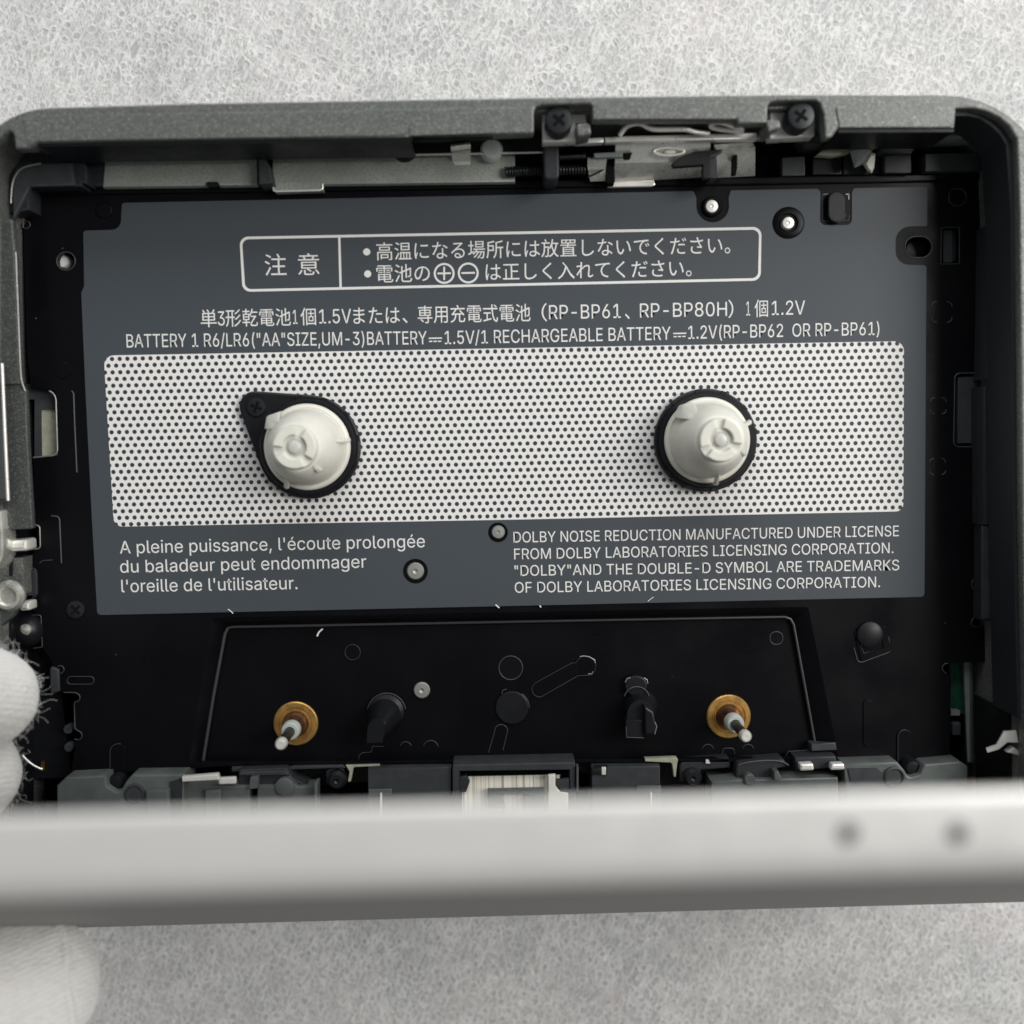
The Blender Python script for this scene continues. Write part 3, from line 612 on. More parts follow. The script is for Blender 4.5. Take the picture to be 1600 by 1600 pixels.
# ---- inside the well: bearings with capstans
def capstan(u, v):
    c = at(u, v, WF); C = empty('capstan', (c.x, c.y, ZP + WF)); C.parent = PL; C.location = Vector((c.x, c.y, ZP + WF)) - WORLD['cassette_player']
    lathe('bearing_ring', [(.245, WF), (.243, WF + .02), (.232, WF + .03), (.185, WF + .032), (.175, WF + .02), (.165, WF + .02), (.155, WF + .035), (.135, WF + .035), (.12, WF + .002)], c, M['brass'], C)
    lathe('bearing_core', [(.16, WF + .001), (.135, WF + .06), (.10, WF + .15), (.085, WF + .20), (.0, WF + .20)], c, M['oil'], C)
    lathe('nylon_washer', [(.06, WF + .20), (.098, WF + .21), (.102, WF + .24), (.096, WF + .33), (.085, WF + .345), (.055, WF + .345)], c, M['collar'], C, 36)
    lathe('shaft', [(.052, WF + .2), (.05, WF + .74)], c, M['screw'], C, 28)
    lathe('shaft_tip', [(.052, WF + .72), (.061, WF + .73), (.061, WF + .79), (.045, WF + .815), (.02, WF + .818), (0, WF + .812)], c, M['steel'], C, 28)
capstan(462.5, 1130); capstan(1138, 1119)
# tape guides
def guide(loops, m='black', name='tape_guide'): return loft(name, loops, M[m], PL, smooth=40)
g1 = circ(603, 1113, 28, 24); g2 = circ(601, 1117, 25, 24)
guide([(g1, WF), (g1, WF + .05), (g2, WF + .07), ([(589 + (u - 601) * .60, 1141 + (v - 1117) * .78) for u, v in g2], WF + .42), ([(588 + (u - 601) * .55, 1141 + (v - 1117) * .72) for u, v in g2], WF + .45)], 'black')
guide([([(588 + x, 1147 + y) for x, y in ((-14, -7), (13, -7), (10, 13), (-15, 14))], WF + .35), ([(588 + x, 1147 + y) for x, y in ((-14, -7), (13, -7), (10, 13), (-15, 14))], WF + .455)], 'black', 'guide_fork')
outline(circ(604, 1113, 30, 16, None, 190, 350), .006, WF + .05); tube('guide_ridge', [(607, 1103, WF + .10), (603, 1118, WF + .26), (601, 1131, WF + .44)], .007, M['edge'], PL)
guide([(circ(1000, 1104, 27, 24), WF), (circ(1000, 1106, 24, 24), WF + .06), ([(1001 + (u - 1000) * .9, 1120 + (v - 1106) * 1.1) for u, v in circ(1000, 1106, 24, 24)], WF + .26)], 'black')
prism('guide_fork', [(978, 1125), (1004, 1125), (1004, 1153), (978, 1153)], WF + .1, WF + .30, M['black'], PL, bevel=.01); prism('guide_fork', [(1007, 1103), (1021, 1112), (1026, 1135), (1023, 1147), (1008, 1148)], WF + .1, WF + .36, M['black'], PL, bevel=.02)
prism('guide_cap', oblong(994, 1072, 35, 32), WF, WF + .08, M['black'], PL, bevel=.015)
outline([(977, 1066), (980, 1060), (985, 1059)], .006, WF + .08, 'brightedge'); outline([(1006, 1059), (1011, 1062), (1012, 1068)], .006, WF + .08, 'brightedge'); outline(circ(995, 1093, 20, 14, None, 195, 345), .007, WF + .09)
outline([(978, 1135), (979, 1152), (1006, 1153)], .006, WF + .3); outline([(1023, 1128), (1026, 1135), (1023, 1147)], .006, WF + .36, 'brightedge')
# discs, holes and slotted arm in the well floor
prism('well_hole', circ(798, 1043.5, 18, 36), WF, WF + .004, M['pit'], PL); outline(circ(798, 1043.5, 18.5, 36), .006, WF + .004, closed=True)
prism('well_disc', circ(800, 1106, 26, 36), WF, WF + .03, M['black'], PL, bevel=.012); outline([(784, 1084), (786, 1078), (792, 1077)], .006, WF + .02)
outline(circ(800, 1106, 27, 12, None, -55, 0), .005, WF + .02)
arm = circ(843, 1077, 12, 12, None, 75, 235) + [(893, 1036)] + circ(915, 1041, 16, 14, None, 200, 420) + [(903, 1056)]
prism('arm_emboss', arm, WF, WF + .015, M['plate'], PL, bevel=.007); outline(arm, .003, WF + .015, closed=True)
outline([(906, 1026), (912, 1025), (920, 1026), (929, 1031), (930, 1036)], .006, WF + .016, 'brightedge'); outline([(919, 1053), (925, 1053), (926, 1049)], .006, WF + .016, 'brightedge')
outline([(763, 1176), (772, 1146)] + circ(783, 1142, 10, 10, None, 180, 360) + [(792, 1146), (786, 1172)], .005, WF + .002)
prism('well_dimple', circ(551, 1019, 12, 28), WF, WF + .012, M['plate'], PL, bevel=.01); outline(circ(551, 1019, 12, 28), .003, WF + .012, closed=True)
outline([(560, 1190), (561, 1180), (567, 1176), (580, 1175), (582, 1166), (600, 1166)], .005, WF + .004); outline(circ(634, 1168, 9, 10, None, 200, 340), .004, WF + .004); outline(circ(673, 1169, 12, 10, None, 200, 350), .004, WF + .004)
outline(rpoly([(816, 1187), (818, 1181, 5), (866, 1181, 5), (868, 1187)]), .005, WF + .01)
for (u, v, r) in ((1106, 1172, 9), (1169, 1172, 9)): outline(circ(u, v, r, 10, None, 195, 345), .004, WF + .004)
outline(rpoly([(1128, 1178), (1130, 1169, 4), (1146, 1169, 4), (1148, 1178)]), .005, WF + .006)
outline([(1228, 1181), (1232, 1174), (1266, 1172)], .005, WF + .02)
prism('well_tab', [(1268, 1163), (1306, 1160), (1308, 1172), (1268, 1174)], WF, .0, M['slate'], PL, bevel=.01)

# ---- mechanism under the top rim
prism('steel_clip', rpoly([(847, 172, 5), (914, 170, 5), (917, 192, 3), (900, 193), (900, 220), (848, 222)]), .45, .62, M['steel'], PL, bevel=.012)
prism('clip_peg', rpoly([(900, 193, 5), (922, 191, 6), (924, 209, 4), (902, 214, 4)]), .5, .8, M['shell'], PL, bevel=.02)
screw(873.5, 187, 21, .62, .84, M['screw'], 42, slot=.55); screw(1252, 180.5, 21, .62, .84, M['screw'], 35, slot=.55)
prism('steel_clip', rpoly([(1203, 165, 4), (1274, 164, 4), (1273, 213, 3), (1203, 217)]), .45, .62, M['steel'], PL, bevel=.012)
prism('clip_peg', rpoly([(1196, 187, 5), (1218, 186, 6), (1221, 200, 5), (1200, 206, 4)]), .5, .8, M['shell'], PL, bevel=.02)
prism('clip_pocket', [(1275, 160), (1288, 165), (1300, 218), (1273, 216)], .3, .5, M['dark'], PL, bevel=.02)
prism('latch_rail', [(898, 217), (943, 214.5), (943, 222), (900, 224)], .38, .50, M['steel'], PL, bevel=.012)
prism('latch_rail', [(945, 214), (985, 212), (1183, 207), (1184, 217), (985, 221), (946, 222)], .36, .48, M['steel'], PL, bevel=.014)
prism('latch_rail', [(1184, 210), (1232, 208), (1232, 217), (1184, 217)], .32, .44, M['steeldull'], PL, bevel=.012)
tube('wire_spring', [(968, 212, .56), (976, 198, .6), (990, 193, .62), (1002, 192.5, .63), (1012, 199, .62), (1022, 202.5, .62), (1050, 202, .62), (1074, 201.5, .62), (1086, 207, .58), (1108, 209, .55)], .024, M['steel'], PL)
tube('wire_spring', [(1108, 197, .6), (1116, 191, .62), (1128, 191, .62), (1148, 198, .6), (1165, 206, .55), (1140, 204, .56), (1118, 201, .58)], .024, M['steel'], PL, cyclic=True)
sheet('latch_bracket', [(962, 224, 1110, 221, .34), (961, 255, 1110, 252, .26), (960, 262, 1110, 259, .2), (961, 287, 1112, 278, .02)], .04, M['steeldull'], PL)
prism('bracket_foot', [(948, 284), (1022, 281), (1024, 289), (1018, 291), (950, 292.5)], -.02, .05, M['steel'], PL, bevel=.01)
tube('bracket_eyelet', [(1045 + 24 * math.cos(R(a)), 237 + 6 * math.sin(R(a)), .335) for a in range(0, 360, 24)], .016, M['steel'], PL, cyclic=True)
prism('eyelet_core', circ(1047, 237, 9, 20, 3), .3, .345, M['steel'], PL, bevel=.012)
prism('latch_arm', [(1050, 255), (1062, 246), (1086, 236), (1128, 233), (1129, 237), (1112, 245), (1111, 277), (1098, 279), (1098, 258), (1052, 261)], .3, .38, M['black'], PL, bevel=.01)
sheet('latch_bracket', [(1116, 226, 1176, 222, .36), (1117, 234, 1180, 230, .36), (1119, 253, 1180, 250, .24), (1120, 278, 1180, 275, .05)], .04, M['steeldull'], PL)
prism('bracket_slot', [(1145, 239), (1152, 238), (1152, 262), (1150, 273), (1144, 273)], .24, .30, M['pit'], PL); prism('bracket_slot', [(1112, 250), (1119, 230), (1121, 278), (1111, 278)], .1, .37, M['dark'], PL)
prism('spring_anchor', rpoly([(849, 226, 4), (873, 225, 4), (874, 279, 8), (850, 281, 8)]), -.05, .42, M['dark'], PL, bevel=.02)
coil('coil_spring', 790, 269, 848, 266, .16, .045, 13, .012, M['screw'], PL); coil('coil_spring', 874, 266, 916, 265, .16, .045, 9, .012, M['screw'], PL); coil('coil_spring', 874, 246, 915, 244, .3, .022, 14, .008, M['screw'], PL)
sheet('link_plate', [(918, 246, 948, 245, .3), (918, 258, 946, 262, .22), (920, 270, 946, 270, .14), (922, 281, 946, 280, .08)], .03, M['steeldull'], PL)
prism('link_tongue', [(928, 239), (973, 237), (973, 245), (929, 247)], .3, .37, M['midgrey'], PL, bevel=.01); prism('link_gap', [(945, 252), (960, 250), (960, 286), (948, 286)], .02, .2, M['pit'], PL)
prism('tongue_slot', [(974, 239), (988, 238), (985, 247), (976, 247)], .30, .372, M['pit'], PL)
tube('hook_wire', [(918, 276, .18), (935, 271, .2), (946, 262, .24)], .01, M['screw'], PL)
sheet('lever', [(704, 226, 735, 222, .28), (707, 251, 735, 250, .1), (712, 256, 735, 255, .08), (716, 276, 735, 276, -.05)], .03, M['steeldull'], PL); prism('lever_stripe', [(708, 252), (735, 251), (735, 257), (711, 258)], .1, .125, M['steel'], PL)
prism('lever_end', circ(727, 276, 8.5, 20), -.16, .0, M['steel'], PL, bevel=.03)
tube('hook_wire', [(800, 268, .02), (799, 276, .02), (740, 271, .02), (724, 269, .02), (717, 274, .02), (718, 279, .02)], .009, M['screw'], PL); tube('hook_wire', [(799, 277, .02), (760, 278, .02), (735, 282, .0)], .008, M['screw'], PL)
lathe('plastic_peg', [(.10, -.1), (.11, .1), (.115, .22), (.09, .26), (.05, .262), (.0, .25)], at(768, 234, .22), M['collar'], PL)
tube('thin_rod', [(600, 242, .24), (700, 241, .24), (850, 238, .24)], .012, M['steeldull'], PL)
lathe('rubber_foot', [(.13, 0), (.13, .12), (.10, .14), (.05, .12), (0, .11)], at(632, 233, .14), M['black'], PL)
prism('plate_tab', [(425, 284), (504, 283), (504, 297), (429, 299.5)], -.08, .13, M['inner'], PL, bevel=.006); tube('tab_edge', [(426, 290, .135), (428, 298, .14), (432, 299, .14), (500, 297, .14), (504, 295, .135), (504, 287, .13)], .011, M['steel'], PL, poly=True)
prism('ledge_notch', oblong(332, 288, 20, 8), .0, .14, M['black'], PL)
# right-hand top corner
prism('back_block', [(1222, 246), (1258, 244), (1258, 274), (1222, 275)], -.1, .05, M['slate'], PL, bevel=.01); prism('back_block', [(1270, 246), (1315, 244), (1315, 272), (1270, 273)], -.15, .02, M['black'], PL, bevel=.01)
prism('cream_lever', [(1276, 242), (1285, 234), (1316, 231), (1322, 225), (1346, 221), (1348, 230), (1320, 241), (1302, 244)], .05, .16, M['beige'], PL, bevel=.015)
loft('grey_hook', [([(1328, 236), (1352, 216), (1376, 211), (1372, 224), (1345, 258), (1335, 262)], .0), ([(1328, 236), (1352, 216), (1376, 211), (1372, 224), (1345, 258), (1335, 262)], .25), ([(1340, 233), (1356, 219), (1374, 212.5), (1369, 222), (1348, 250), (1339, 254)], .28)], M['midgrey'], PL)
loft('cream_tooth', [([(1346, 254), (1360, 238), (1368, 240), (1366, 262), (1362, 271), (1356, 268)], .02), ([(1346, 254), (1360, 238), (1368, 240), (1366, 262), (1362, 271), (1356, 268)], .12), ([(1354, 256), (1361, 243), (1366, 243), (1365, 260), (1361, 266), (1358, 264)], .17)], M['cream'], PL)
prism('back_block', [(1382, 243), (1424, 240), (1424, 270), (1382, 271)], -.05, .12, M['black'], PL, bevel=.01); prism('back_block', [(1318, 240), (1378, 240), (1378, 272), (1318, 273)], -.2, -.05, M['slate'], PL, bevel=.01)
prism('hook_root', [(1374, 213), (1450, 208), (1424, 240), (1378, 236)], -.05, .2, M['slate'], PL, bevel=.02)
prism('back_block', [(1446, 240), (1543, 238), (1543, 266), (1446, 268)], -.1, .12, M['slate'], PL, bevel=.01)
prism('corner_floor', [(1440, 212), (1586, 207), (1590, 300), (1545, 300), (1545, 236), (1440, 238)], -.3, -.08, M['black'], PL); prism('corner_ledge', rpoly([(1470, 208), (1575, 206, 6), (1580, 216), (1470, 218)]), .0, .3, M['midgrey'], PL, bevel=.03)
prism('upper_slot_floor', [(1184, 222), (1320, 216), (1320, 278), (1184, 280)], -.4, -.2, M['pit'], PL)
# right-hand wall
prism('side_panel', [(1547, 350), (1600, 342), (1604, 590), (1543, 592)], -.2, .30, M['dark'], PL, bevel=.012); prism('side_panel', [(1537, 604), (1604, 602), (1608, 818), (1537, 820)], -.2, .26, M['dark'], PL, bevel=.012)
prism('side_panel', [(1546, 236), (1589, 214), (1592, 346), (1547, 352)], -.25, .12, M['black'], PL, bevel=.012)
prism('grained_tab', rpoly([(1497, 589), (1536, 588), (1536, 692), (1496, 693)]), -.3, -.02, M['slate'], PL, bevel=.006)
prism('side_post', [(1536, 819), (1597, 823), (1597, 968), (1534, 969)], -.2, .20, M['dark'], PL, bevel=.012); prism('side_post', [(1534, 822), (1557, 822), (1557, 966), (1534, 968)], .2, .24, M['slate'], PL, bevel=.012)
prism('side_post', [(1545, 978), (1557, 976), (1557, 1036), (1545, 1037)], -.2, .08, M['slate'], PL, bevel=.01); prism('side_panel', [(1557, 972), (1604, 974), (1606, 1200), (1557, 1190)], -.3, .1, M['black'], PL)
prism('circuit_board', [(1484, 1030), (1506, 1030), (1506, 1115), (1484, 1115)], -.3, -.2, M['pcb'], PL); prism('board_part', [(1486, 1110), (1500, 1110), (1500, 1118), (1486, 1118)], -.2, -.12, M['rivet'], PL); prism('board_part', rpoly([(1488, 1130, 3), (1502, 1128, 3), (1502, 1150, 3), (1488, 1150, 3)]), -.3, -.12, M['slate'], PL, bevel=.02)
loft('grey_column', [([(1502 + x, v) for x, v in ((0, 1034), (20, 1034), (20, 1190), (8, 1194))], -.32), ([(1503 + x, v) for x, v in ((0, 1034), (16, 1034), (16, 1192), (8, 1194))], -.14), ([(1506 + x, v) for x, v in ((0, 1034), (9, 1034), (9, 1190), (6, 1190))], -.10)], M['midgrey'], PL)
sheet('hook_plate', [(1541, 1170, 1543, 1176, .6), (1556, 1165, 1560, 1171, .64), (1568, 1144, 1574, 1160, .7), (1588, 1142, 1591, 1160, .72)], .03, M['steel'], PL); prism('hook_foot', [(1575, 1176), (1585, 1168), (1598, 1178), (1596, 1182)], .6, .7, M['steel'], PL, bevel=.01)

# ---- left-hand hinge parts
prism('hinge_bar', rpoly([(-30, 795), (2, 797, 3), (6, 850), (5, 870), (-6, 892), (-30, 900)]), .2, .5, M['steeldull'], PL, bevel=.03)
prism('hinge_pin', rpoly([(11, 844, 5), (42, 842, 5), (43, 861, 5), (12, 863, 5)]), .05, .3, M['steel'], PL, bevel=.04); prism('hinge_pin', rpoly([(30, 941, 3), (45, 940, 3), (46, 954, 3), (30, 955, 3)]), .05, .26, M['steel'], PL, bevel=.03)
prism('hinge_column', [(15, 872), (36, 871), (38, 928), (17, 932)], -.1, .2, M['shell'], PL, bevel=.015); prism('hinge_column', [(37, 872), (46, 872), (48, 930), (39, 932)], -.2, .05, M['slate'], PL, bevel=.01)
prism('hinge_clip', rpoly([(46, 890, 4), (57, 892, 5), (58, 930, 5), (48, 934, 4)]), -.1, .03, M['dark'], PL, bevel=.012)
prism('link_disc', rpoly([(-60, 905), (-10, 897, 14), (22, 905, 24), (32, 935, 20), (20, 962, 16), (0, 980, 8), (-60, 985)]), .3, .42, M['link'], PL, bevel=.02)
lathe('link_rivet', [(.155, .40), (.16, .45), (.13, .50), (.10, .50), (.085, .46), (.0, .45)], at(14, 931, .45), M['steeldull'], PL)
lathe('dark_ball', [(0, .14)] + [(.19 * math.sin(R(a)), -.05 + .19 * math.cos(R(a))) for a in range(12, 100, 8)], at(41, 985, 0), M['black'], PL)
lathe('ball_highlight', [(.075, .08), (.06, .125), (.03, .14), (0, .145)], at(40, 984, .1), M['steeldull'], PL)  # dull steel dot stands in for the highlight on the ball
prism('hinge_foot', [(-20, 982), (7, 981), (9, 1014), (-20, 1018)], .0, .3, M['steeldull'], PL, bevel=.02); tube('edge_spring', [(35, 1180, .1), (48, 1196, .08), (66, 1202, .05)], .012, M['steel'], PL); prism('gold_contact', [(64, 1190), (70, 1190), (70, 1204), (64, 1204)], .0, .05, M['gold'], PL)
prism('side_floor', [(-42, 600), (52, 600), (64, 960), (90, 1040), (112, 1215), (-42, 1220)], -.55, -.3, M['black'], PL)
prism('window_board', rpoly([(66, 714), (65, 640, 18), (82, 612, 14), (90, 612), (92, 714)]), -.3, -.12, M['beige'], PL); prism('window_board', [(40, 600), (90, 600), (90, 640), (64, 640), (64, 720), (54, 720), (54, 624), (40, 624)], -.3, -.1, M['slate'], PL)
prism('slate_tab', rpoly([(77, 1040, 4), (92, 1046, 4), (93, 1080), (78, 1086)]), -.1, .02, M['slate'], PL, bevel=.02)

# ---- head end along the bottom
prism('head_block', rpoly([(88, 1228, 4), (103, 1214, 4), (166, 1211), (168, 1228, 4), (186, 1240, 8), (196, 1222, 6), (206, 1210, 6), (288, 1209), (288, 1330), (88, 1334)]), -.2, .22, M['block'], PL, bevel=.025)
lathe('block_pin', [(.085, -.2), (.085, .12), (.07, .15), (0, .16)], at(179, 1224, .15), M['black'], PL); lathe('block_pin', [(.105, .1), (.105, .245), (.09, .25), (.085, .235), (0, .235)], at(210, 1240, .24), M['slate'], PL)
prism('block_lug', [(228, 1236), (264, 1234), (264, 1330), (228, 1330)], .22, .3, M['block'], PL, bevel=.02); prism('block_gap', [(265, 1222), (284, 1216), (284, 1332), (265, 1332)], .2, .235, M['dark'], PL)
prism('steel_tab', rpoly([(284, 1214), (340, 1209.5, 2), (343, 1219, 2), (284, 1222)]), .2, .28, M['steel'], PL, bevel=.012); prism('steel_tab', rpoly([(340, 1216), (368, 1214.5, 2), (369, 1225, 2), (342, 1226)]), .16, .22, M['steel'], PL, bevel=.012)
prism('head_block', [(286, 1226), (390, 1228), (390, 1330), (286, 1332)], -.2, .14, M['block'], PL, bevel=.02); prism('block_lug', [(320, 1235), (345, 1234), (345, 1330), (320, 1330)], .14, .2, M['block'], PL, bevel=.02)
prism('pinch_arm', rpoly([(372, 1202, 5), (448, 1199, 8), (458, 1216, 10), (480, 1226), (372, 1232)]), -.15, .1, M['dark'], PL, bevel=.02); prism('pinch_arm', rpoly([(374, 1206, 3), (446, 1204, 6), (454, 1212, 4), (374, 1212)]), .1, .14, M['slate'], PL, bevel=.012)
prism('block_lug', [(391, 1215), (403, 1214), (403, 1232), (388, 1234)], .1, .2, M['block'], PL, bevel=.012); prism('pinch_bar', [(402, 1228), (430, 1228), (432, 1225), (462, 1225), (464, 1229), (494, 1229), (494, 1330), (402, 1330)], -.1, .16, M['block'], PL, bevel=.015)
lathe('pinch_screw', [(.10, .1), (.10, .18), (.08, .19), (0, .19)], at(444, 1231, .2), M['block'], PL); prism('thin_post', [(491, 1225), (495.5, 1225), (494.5, 1330), (490, 1330)], .1, .3, M['block'], PL, bevel=.01)
prism('front_rail', [(358, 1199), (660, 1193), (700, 1193), (700, 1212), (560, 1222), (358, 1240)], -.4, -.2, M['black'], PL)
prism('rail_strip', [(362, 1198.5), (448, 1197), (452, 1199), (460, 1196.5), (535, 1195.5), (540, 1200), (362, 1206)], -.1, .02, M['slate'], PL, bevel=.01); prism('beige_strip', rpoly([(540, 1196), (593, 1194, 2), (593, 1197), (552, 1199, 4), (548, 1222, 3), (543, 1222, 3), (546, 1206)]), -.08, .02, M['beige'], PL, bevel=.008)
lathe('small_roller', [(.10, -.1), (.10, .06), (.07, .1), (.03, .1), (0, .06)], at(526, 1220, .08), M['screw'], PL); prism('roller_fork', rpoly([(508, 1203, 6), (538, 1198, 8), (541, 1222), (510, 1226)]), -.2, -.02, M['dark'], PL, bevel=.02)
prism('head_shield', [(575, 1201), (705, 1198.5), (705, 1330), (575, 1334)], -.3, .10, M['slate'], PL, bevel=.01); prism('head_shield', [(925, 1198.5), (1031, 1197, 4), (1033, 1330), (925, 1332)], -.3, .10, M['slate'], PL, bevel=.01)
for (u0, u1) in ((594, 596.5), (1017, 1019)): prism('thin_post', [(u0, 1240), (u1, 1240), (u1, 1330), (u0, 1330)], .1, .16, M['ink'], PL)
prism('shield_lip', [(576, 1234), (612, 1233), (612, 1242), (576, 1243)], .1, .13, M['block'], PL, bevel=.01); prism('shield_lip', [(995, 1228), (1033, 1228), (1033, 1237), (995, 1237)], .1, .13, M['block'], PL, bevel=.01)
prism('ribbon_frame', rpoly([(707, 1195, 2), (899, 1191, 2), (901, 1330), (890, 1330), (890, 1203), (718, 1205), (718, 1330), (707, 1330)]), -.2, .16, M['slate'], PL, bevel=.012)
prism('ribbon_gap', [(716, 1203), (893, 1201), (893, 1330), (716, 1330)], -.4, -.12, M['pit'], PL)
sheet('ribbon_cable', [(724, 1212.5, 876, 1209.5, .0), (726, 1213.5, 874, 1210.5, .06), (722, 1240, 878, 1240, .1), (721, 1330, 880, 1330, .12)], .02, M['ribbon'], PL); prism('ribbon_frame', [(718, 1214), (729, 1212), (734, 1222), (728, 1238), (718, 1238)], .05, .13, M['dark'], PL, bevel=.01)
prism('ribbon_bracket', [(868, 1220), (889, 1218), (889, 1238), (874, 1238), (874, 1231), (868, 1229)], .12, .2, M['slate'], PL, bevel=.01)
join_prisms('cream_bracket', [([(857, 1212), (868, 1211), (868, 1226), (872, 1234), (888, 1240), (889, 1330), (856, 1330)], .13, .2)], M['cream'], PL, .012)
join_prisms('clip_frame', [([(762, 1235), (850, 1233), (850, 1240), (762, 1242)], .12, .2), ([(762, 1242.5), (784, 1242.3), (790, 1262), (762, 1262)], .12, .198), ([(826, 1240.6), (850, 1240.4), (850, 1262), (818, 1262)], .12, .198)], M['block'], PL, .006)
prism('steel_pin', [(923, 1200), (950, 1199), (950, 1212), (923, 1213)], .0, .13, M['screw'], PL, bevel=.04); prism('pin_glint', [(940, 1199), (947, 1199), (947, 1211), (940, 1211)], .1, .135, M['steel'], PL, bevel=.01); prism('thin_post', [(901, 1198), (904, 1198), (904, 1236), (901, 1236)], .1, .2, M['block'], PL)
prism('front_rail', [(899, 1189), (1300, 1183), (1300, 1225), (1030, 1232), (900, 1205)], -.4, -.2, M['black'], PL); prism('beige_strip', rpoly([(1008, 1186), (1060, 1184.5, 3), (1058, 1196, 6), (1056, 1214), (1053, 1214), (1050, 1192, 4), (1008, 1190)]), -.08, .02, M['beige'], PL, bevel=.008)
prism('roller_fork', rpoly([(1062, 1190, 8), (1140, 1184, 3), (1142, 1200), (1096, 1203), (1092, 1222), (1062, 1222)]), -.2, .0, M['dark'], PL, bevel=.02); lathe('small_roller', [(.10, -.1), (.10, .06), (.07, .1), (.03, .1), (0, .06)], at(1083, 1216, .08), M['screw'], PL); prism('bright_fleck', [(1103, 1188), (1107, 1187), (1110, 1193), (1103, 1193)], .0, .03, M['steel'], PL)
prism('pinch_arm', rpoly([(1150, 1192, 8), (1224, 1186, 4), (1233, 1198, 4), (1215, 1201), (1218, 1222), (1150, 1226)]), -.15, .1, M['dark'], PL, bevel=.02); tube('pinch_edge', [(1154, 1196, .11), (1165, 1190, .11), (1224, 1187, .11), (1232, 1196, .11)], .01, M['edge'], PL)
prism('head_block', [(1112, 1222), (1150, 1218), (1200, 1217), (1310, 1214), (1310, 1330), (1112, 1334)], -.2, .16, M['block'], PL, bevel=.02); lathe('pinch_screw', [(.06, .1), (.06, .18), (.05, .19), (0, .19)], at(1172, 1219, .2), M['block'], PL); prism('block_lug', [(1210, 1206), (1216, 1204), (1222, 1218), (1210, 1220)], .1, .24, M['block'], PL, bevel=.012)
prism('steel_tab', rpoly([(1250, 1194, 2), (1271, 1193, 3), (1273, 1204, 3), (1251, 1205, 2)]), .14, .25, M['steel'], PL, bevel=.02); prism('steel_tab', rpoly([(1300, 1194, 3), (1319, 1193, 3), (1321, 1203, 3), (1298, 1204, 2)]), .14, .25, M['steel'], PL, bevel=.02); prism('tab_bar', [(1242, 1183), (1306, 1181), (1310, 1200), (1244, 1204)], -.1, .12, M['dark'], PL, bevel=.02)
prism('head_block', rpoly([(1318, 1193), (1402, 1190, 6), (1414, 1204, 8), (1420, 1215, 8), (1438, 1210, 8), (1444, 1194, 5), (1500, 1189, 5), (1513, 1198, 4), (1513, 1330), (1330, 1334)]), -.2, .22, M['block'], PL, bevel=.025); lathe('block_pin', [(.11, .1), (.11, .245), (.095, .255), (.085, .235), (0, .235)], at(1397, 1214, .24), M['slate'], PL); lathe('block_pin', [(.085, -.2), (.085, .12), (.07, .15), (0, .16)], at(1427, 1200, .15), M['black'], PL)
prism('block_gap', rpoly([(1325, 1201), (1370, 1200), (1382, 1210), (1380, 1222), (1330, 1222)]), .2, .235, M['slate'], PL)
prism('front_panel', [(-30, 1330), (1600, 1300), (1600, 1392), (5, 1412)], -.3, .3, M['slate'], PL)

# ---- lid standing open at the bottom, seen from its free edge
def lid():
    def yz(v, h): p = at(800, v, h); return Vector((p.y, p.z))
    a, b, c, d = yz(1250, 6.3), yz(1384, 6.3), yz(1431, .45), yz(1376, .45)
    def rr(prev, p, nxt, r, n=6):
        u, w_ = (prev - p).normalized(), (nxt - p).normalized(); out = []
        s, e = p + u * r, p + w_ * r
        for k in range(n + 1):
            t = k / n; out.append((1 - t) ** 2 * s + 2 * t * (1 - t) * p + t * t * e)
        return out
    prof = rr(d, a, b, .06) + rr(a, b, c, .12) + [c, d]
    x0, x1 = at(-45, 1400, .4).x, at(1645, 1400, .4).x
    holes = []
    bm = bmesh.new(); xs = [x0, x0 + .04] + [x0 + .04 + (x1 - x0 - .08) * k / 8 for k in range(1, 8)] + [x1 - .04, x1]; rings = []
    for i, x in enumerate(xs):
        s = .97 if i in (0, len(xs) - 1) else 1; m_ = sum(prof, Vector((0, 0))) / len(prof)
        rings.append([bm.verts.new((x, m_.x + (q.x - m_.x) * s, m_.y + (q.y - m_.y) * s)) for q in prof])
    n = len(prof)
    for p, q in zip(rings, rings[1:]):
        for k in range(n): bm.faces.new((p[k], p[(k + 1) % n], q[(k + 1) % n], q[k]))
    bm.faces.new(rings[0][::-1]); bm.faces.new(rings[-1])
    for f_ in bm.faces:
        if all(v.co.z < ZP + 6.22 for v in f_.verts) or sum(1 for v in f_.verts if v.co.z < ZP + 1) == 2: f_.material_index = 1 if f_.calc_center_median().y < -3.0 else 0  # outer face takes the painted shade colour
    o = done('lid', bm, [M['door'], M['lidshade']], PL, 30, label='silver lid held upright, its free edge towards the lens')
    for u in (1325, 1496):
        lathe('screw_hole', [(.046, 6.300), (.046, 6.303), (.04, 6.305), (.0, 6.3045)], at(u, 1302, 6.3), M['dark'], o, 24)
    return o
lid()

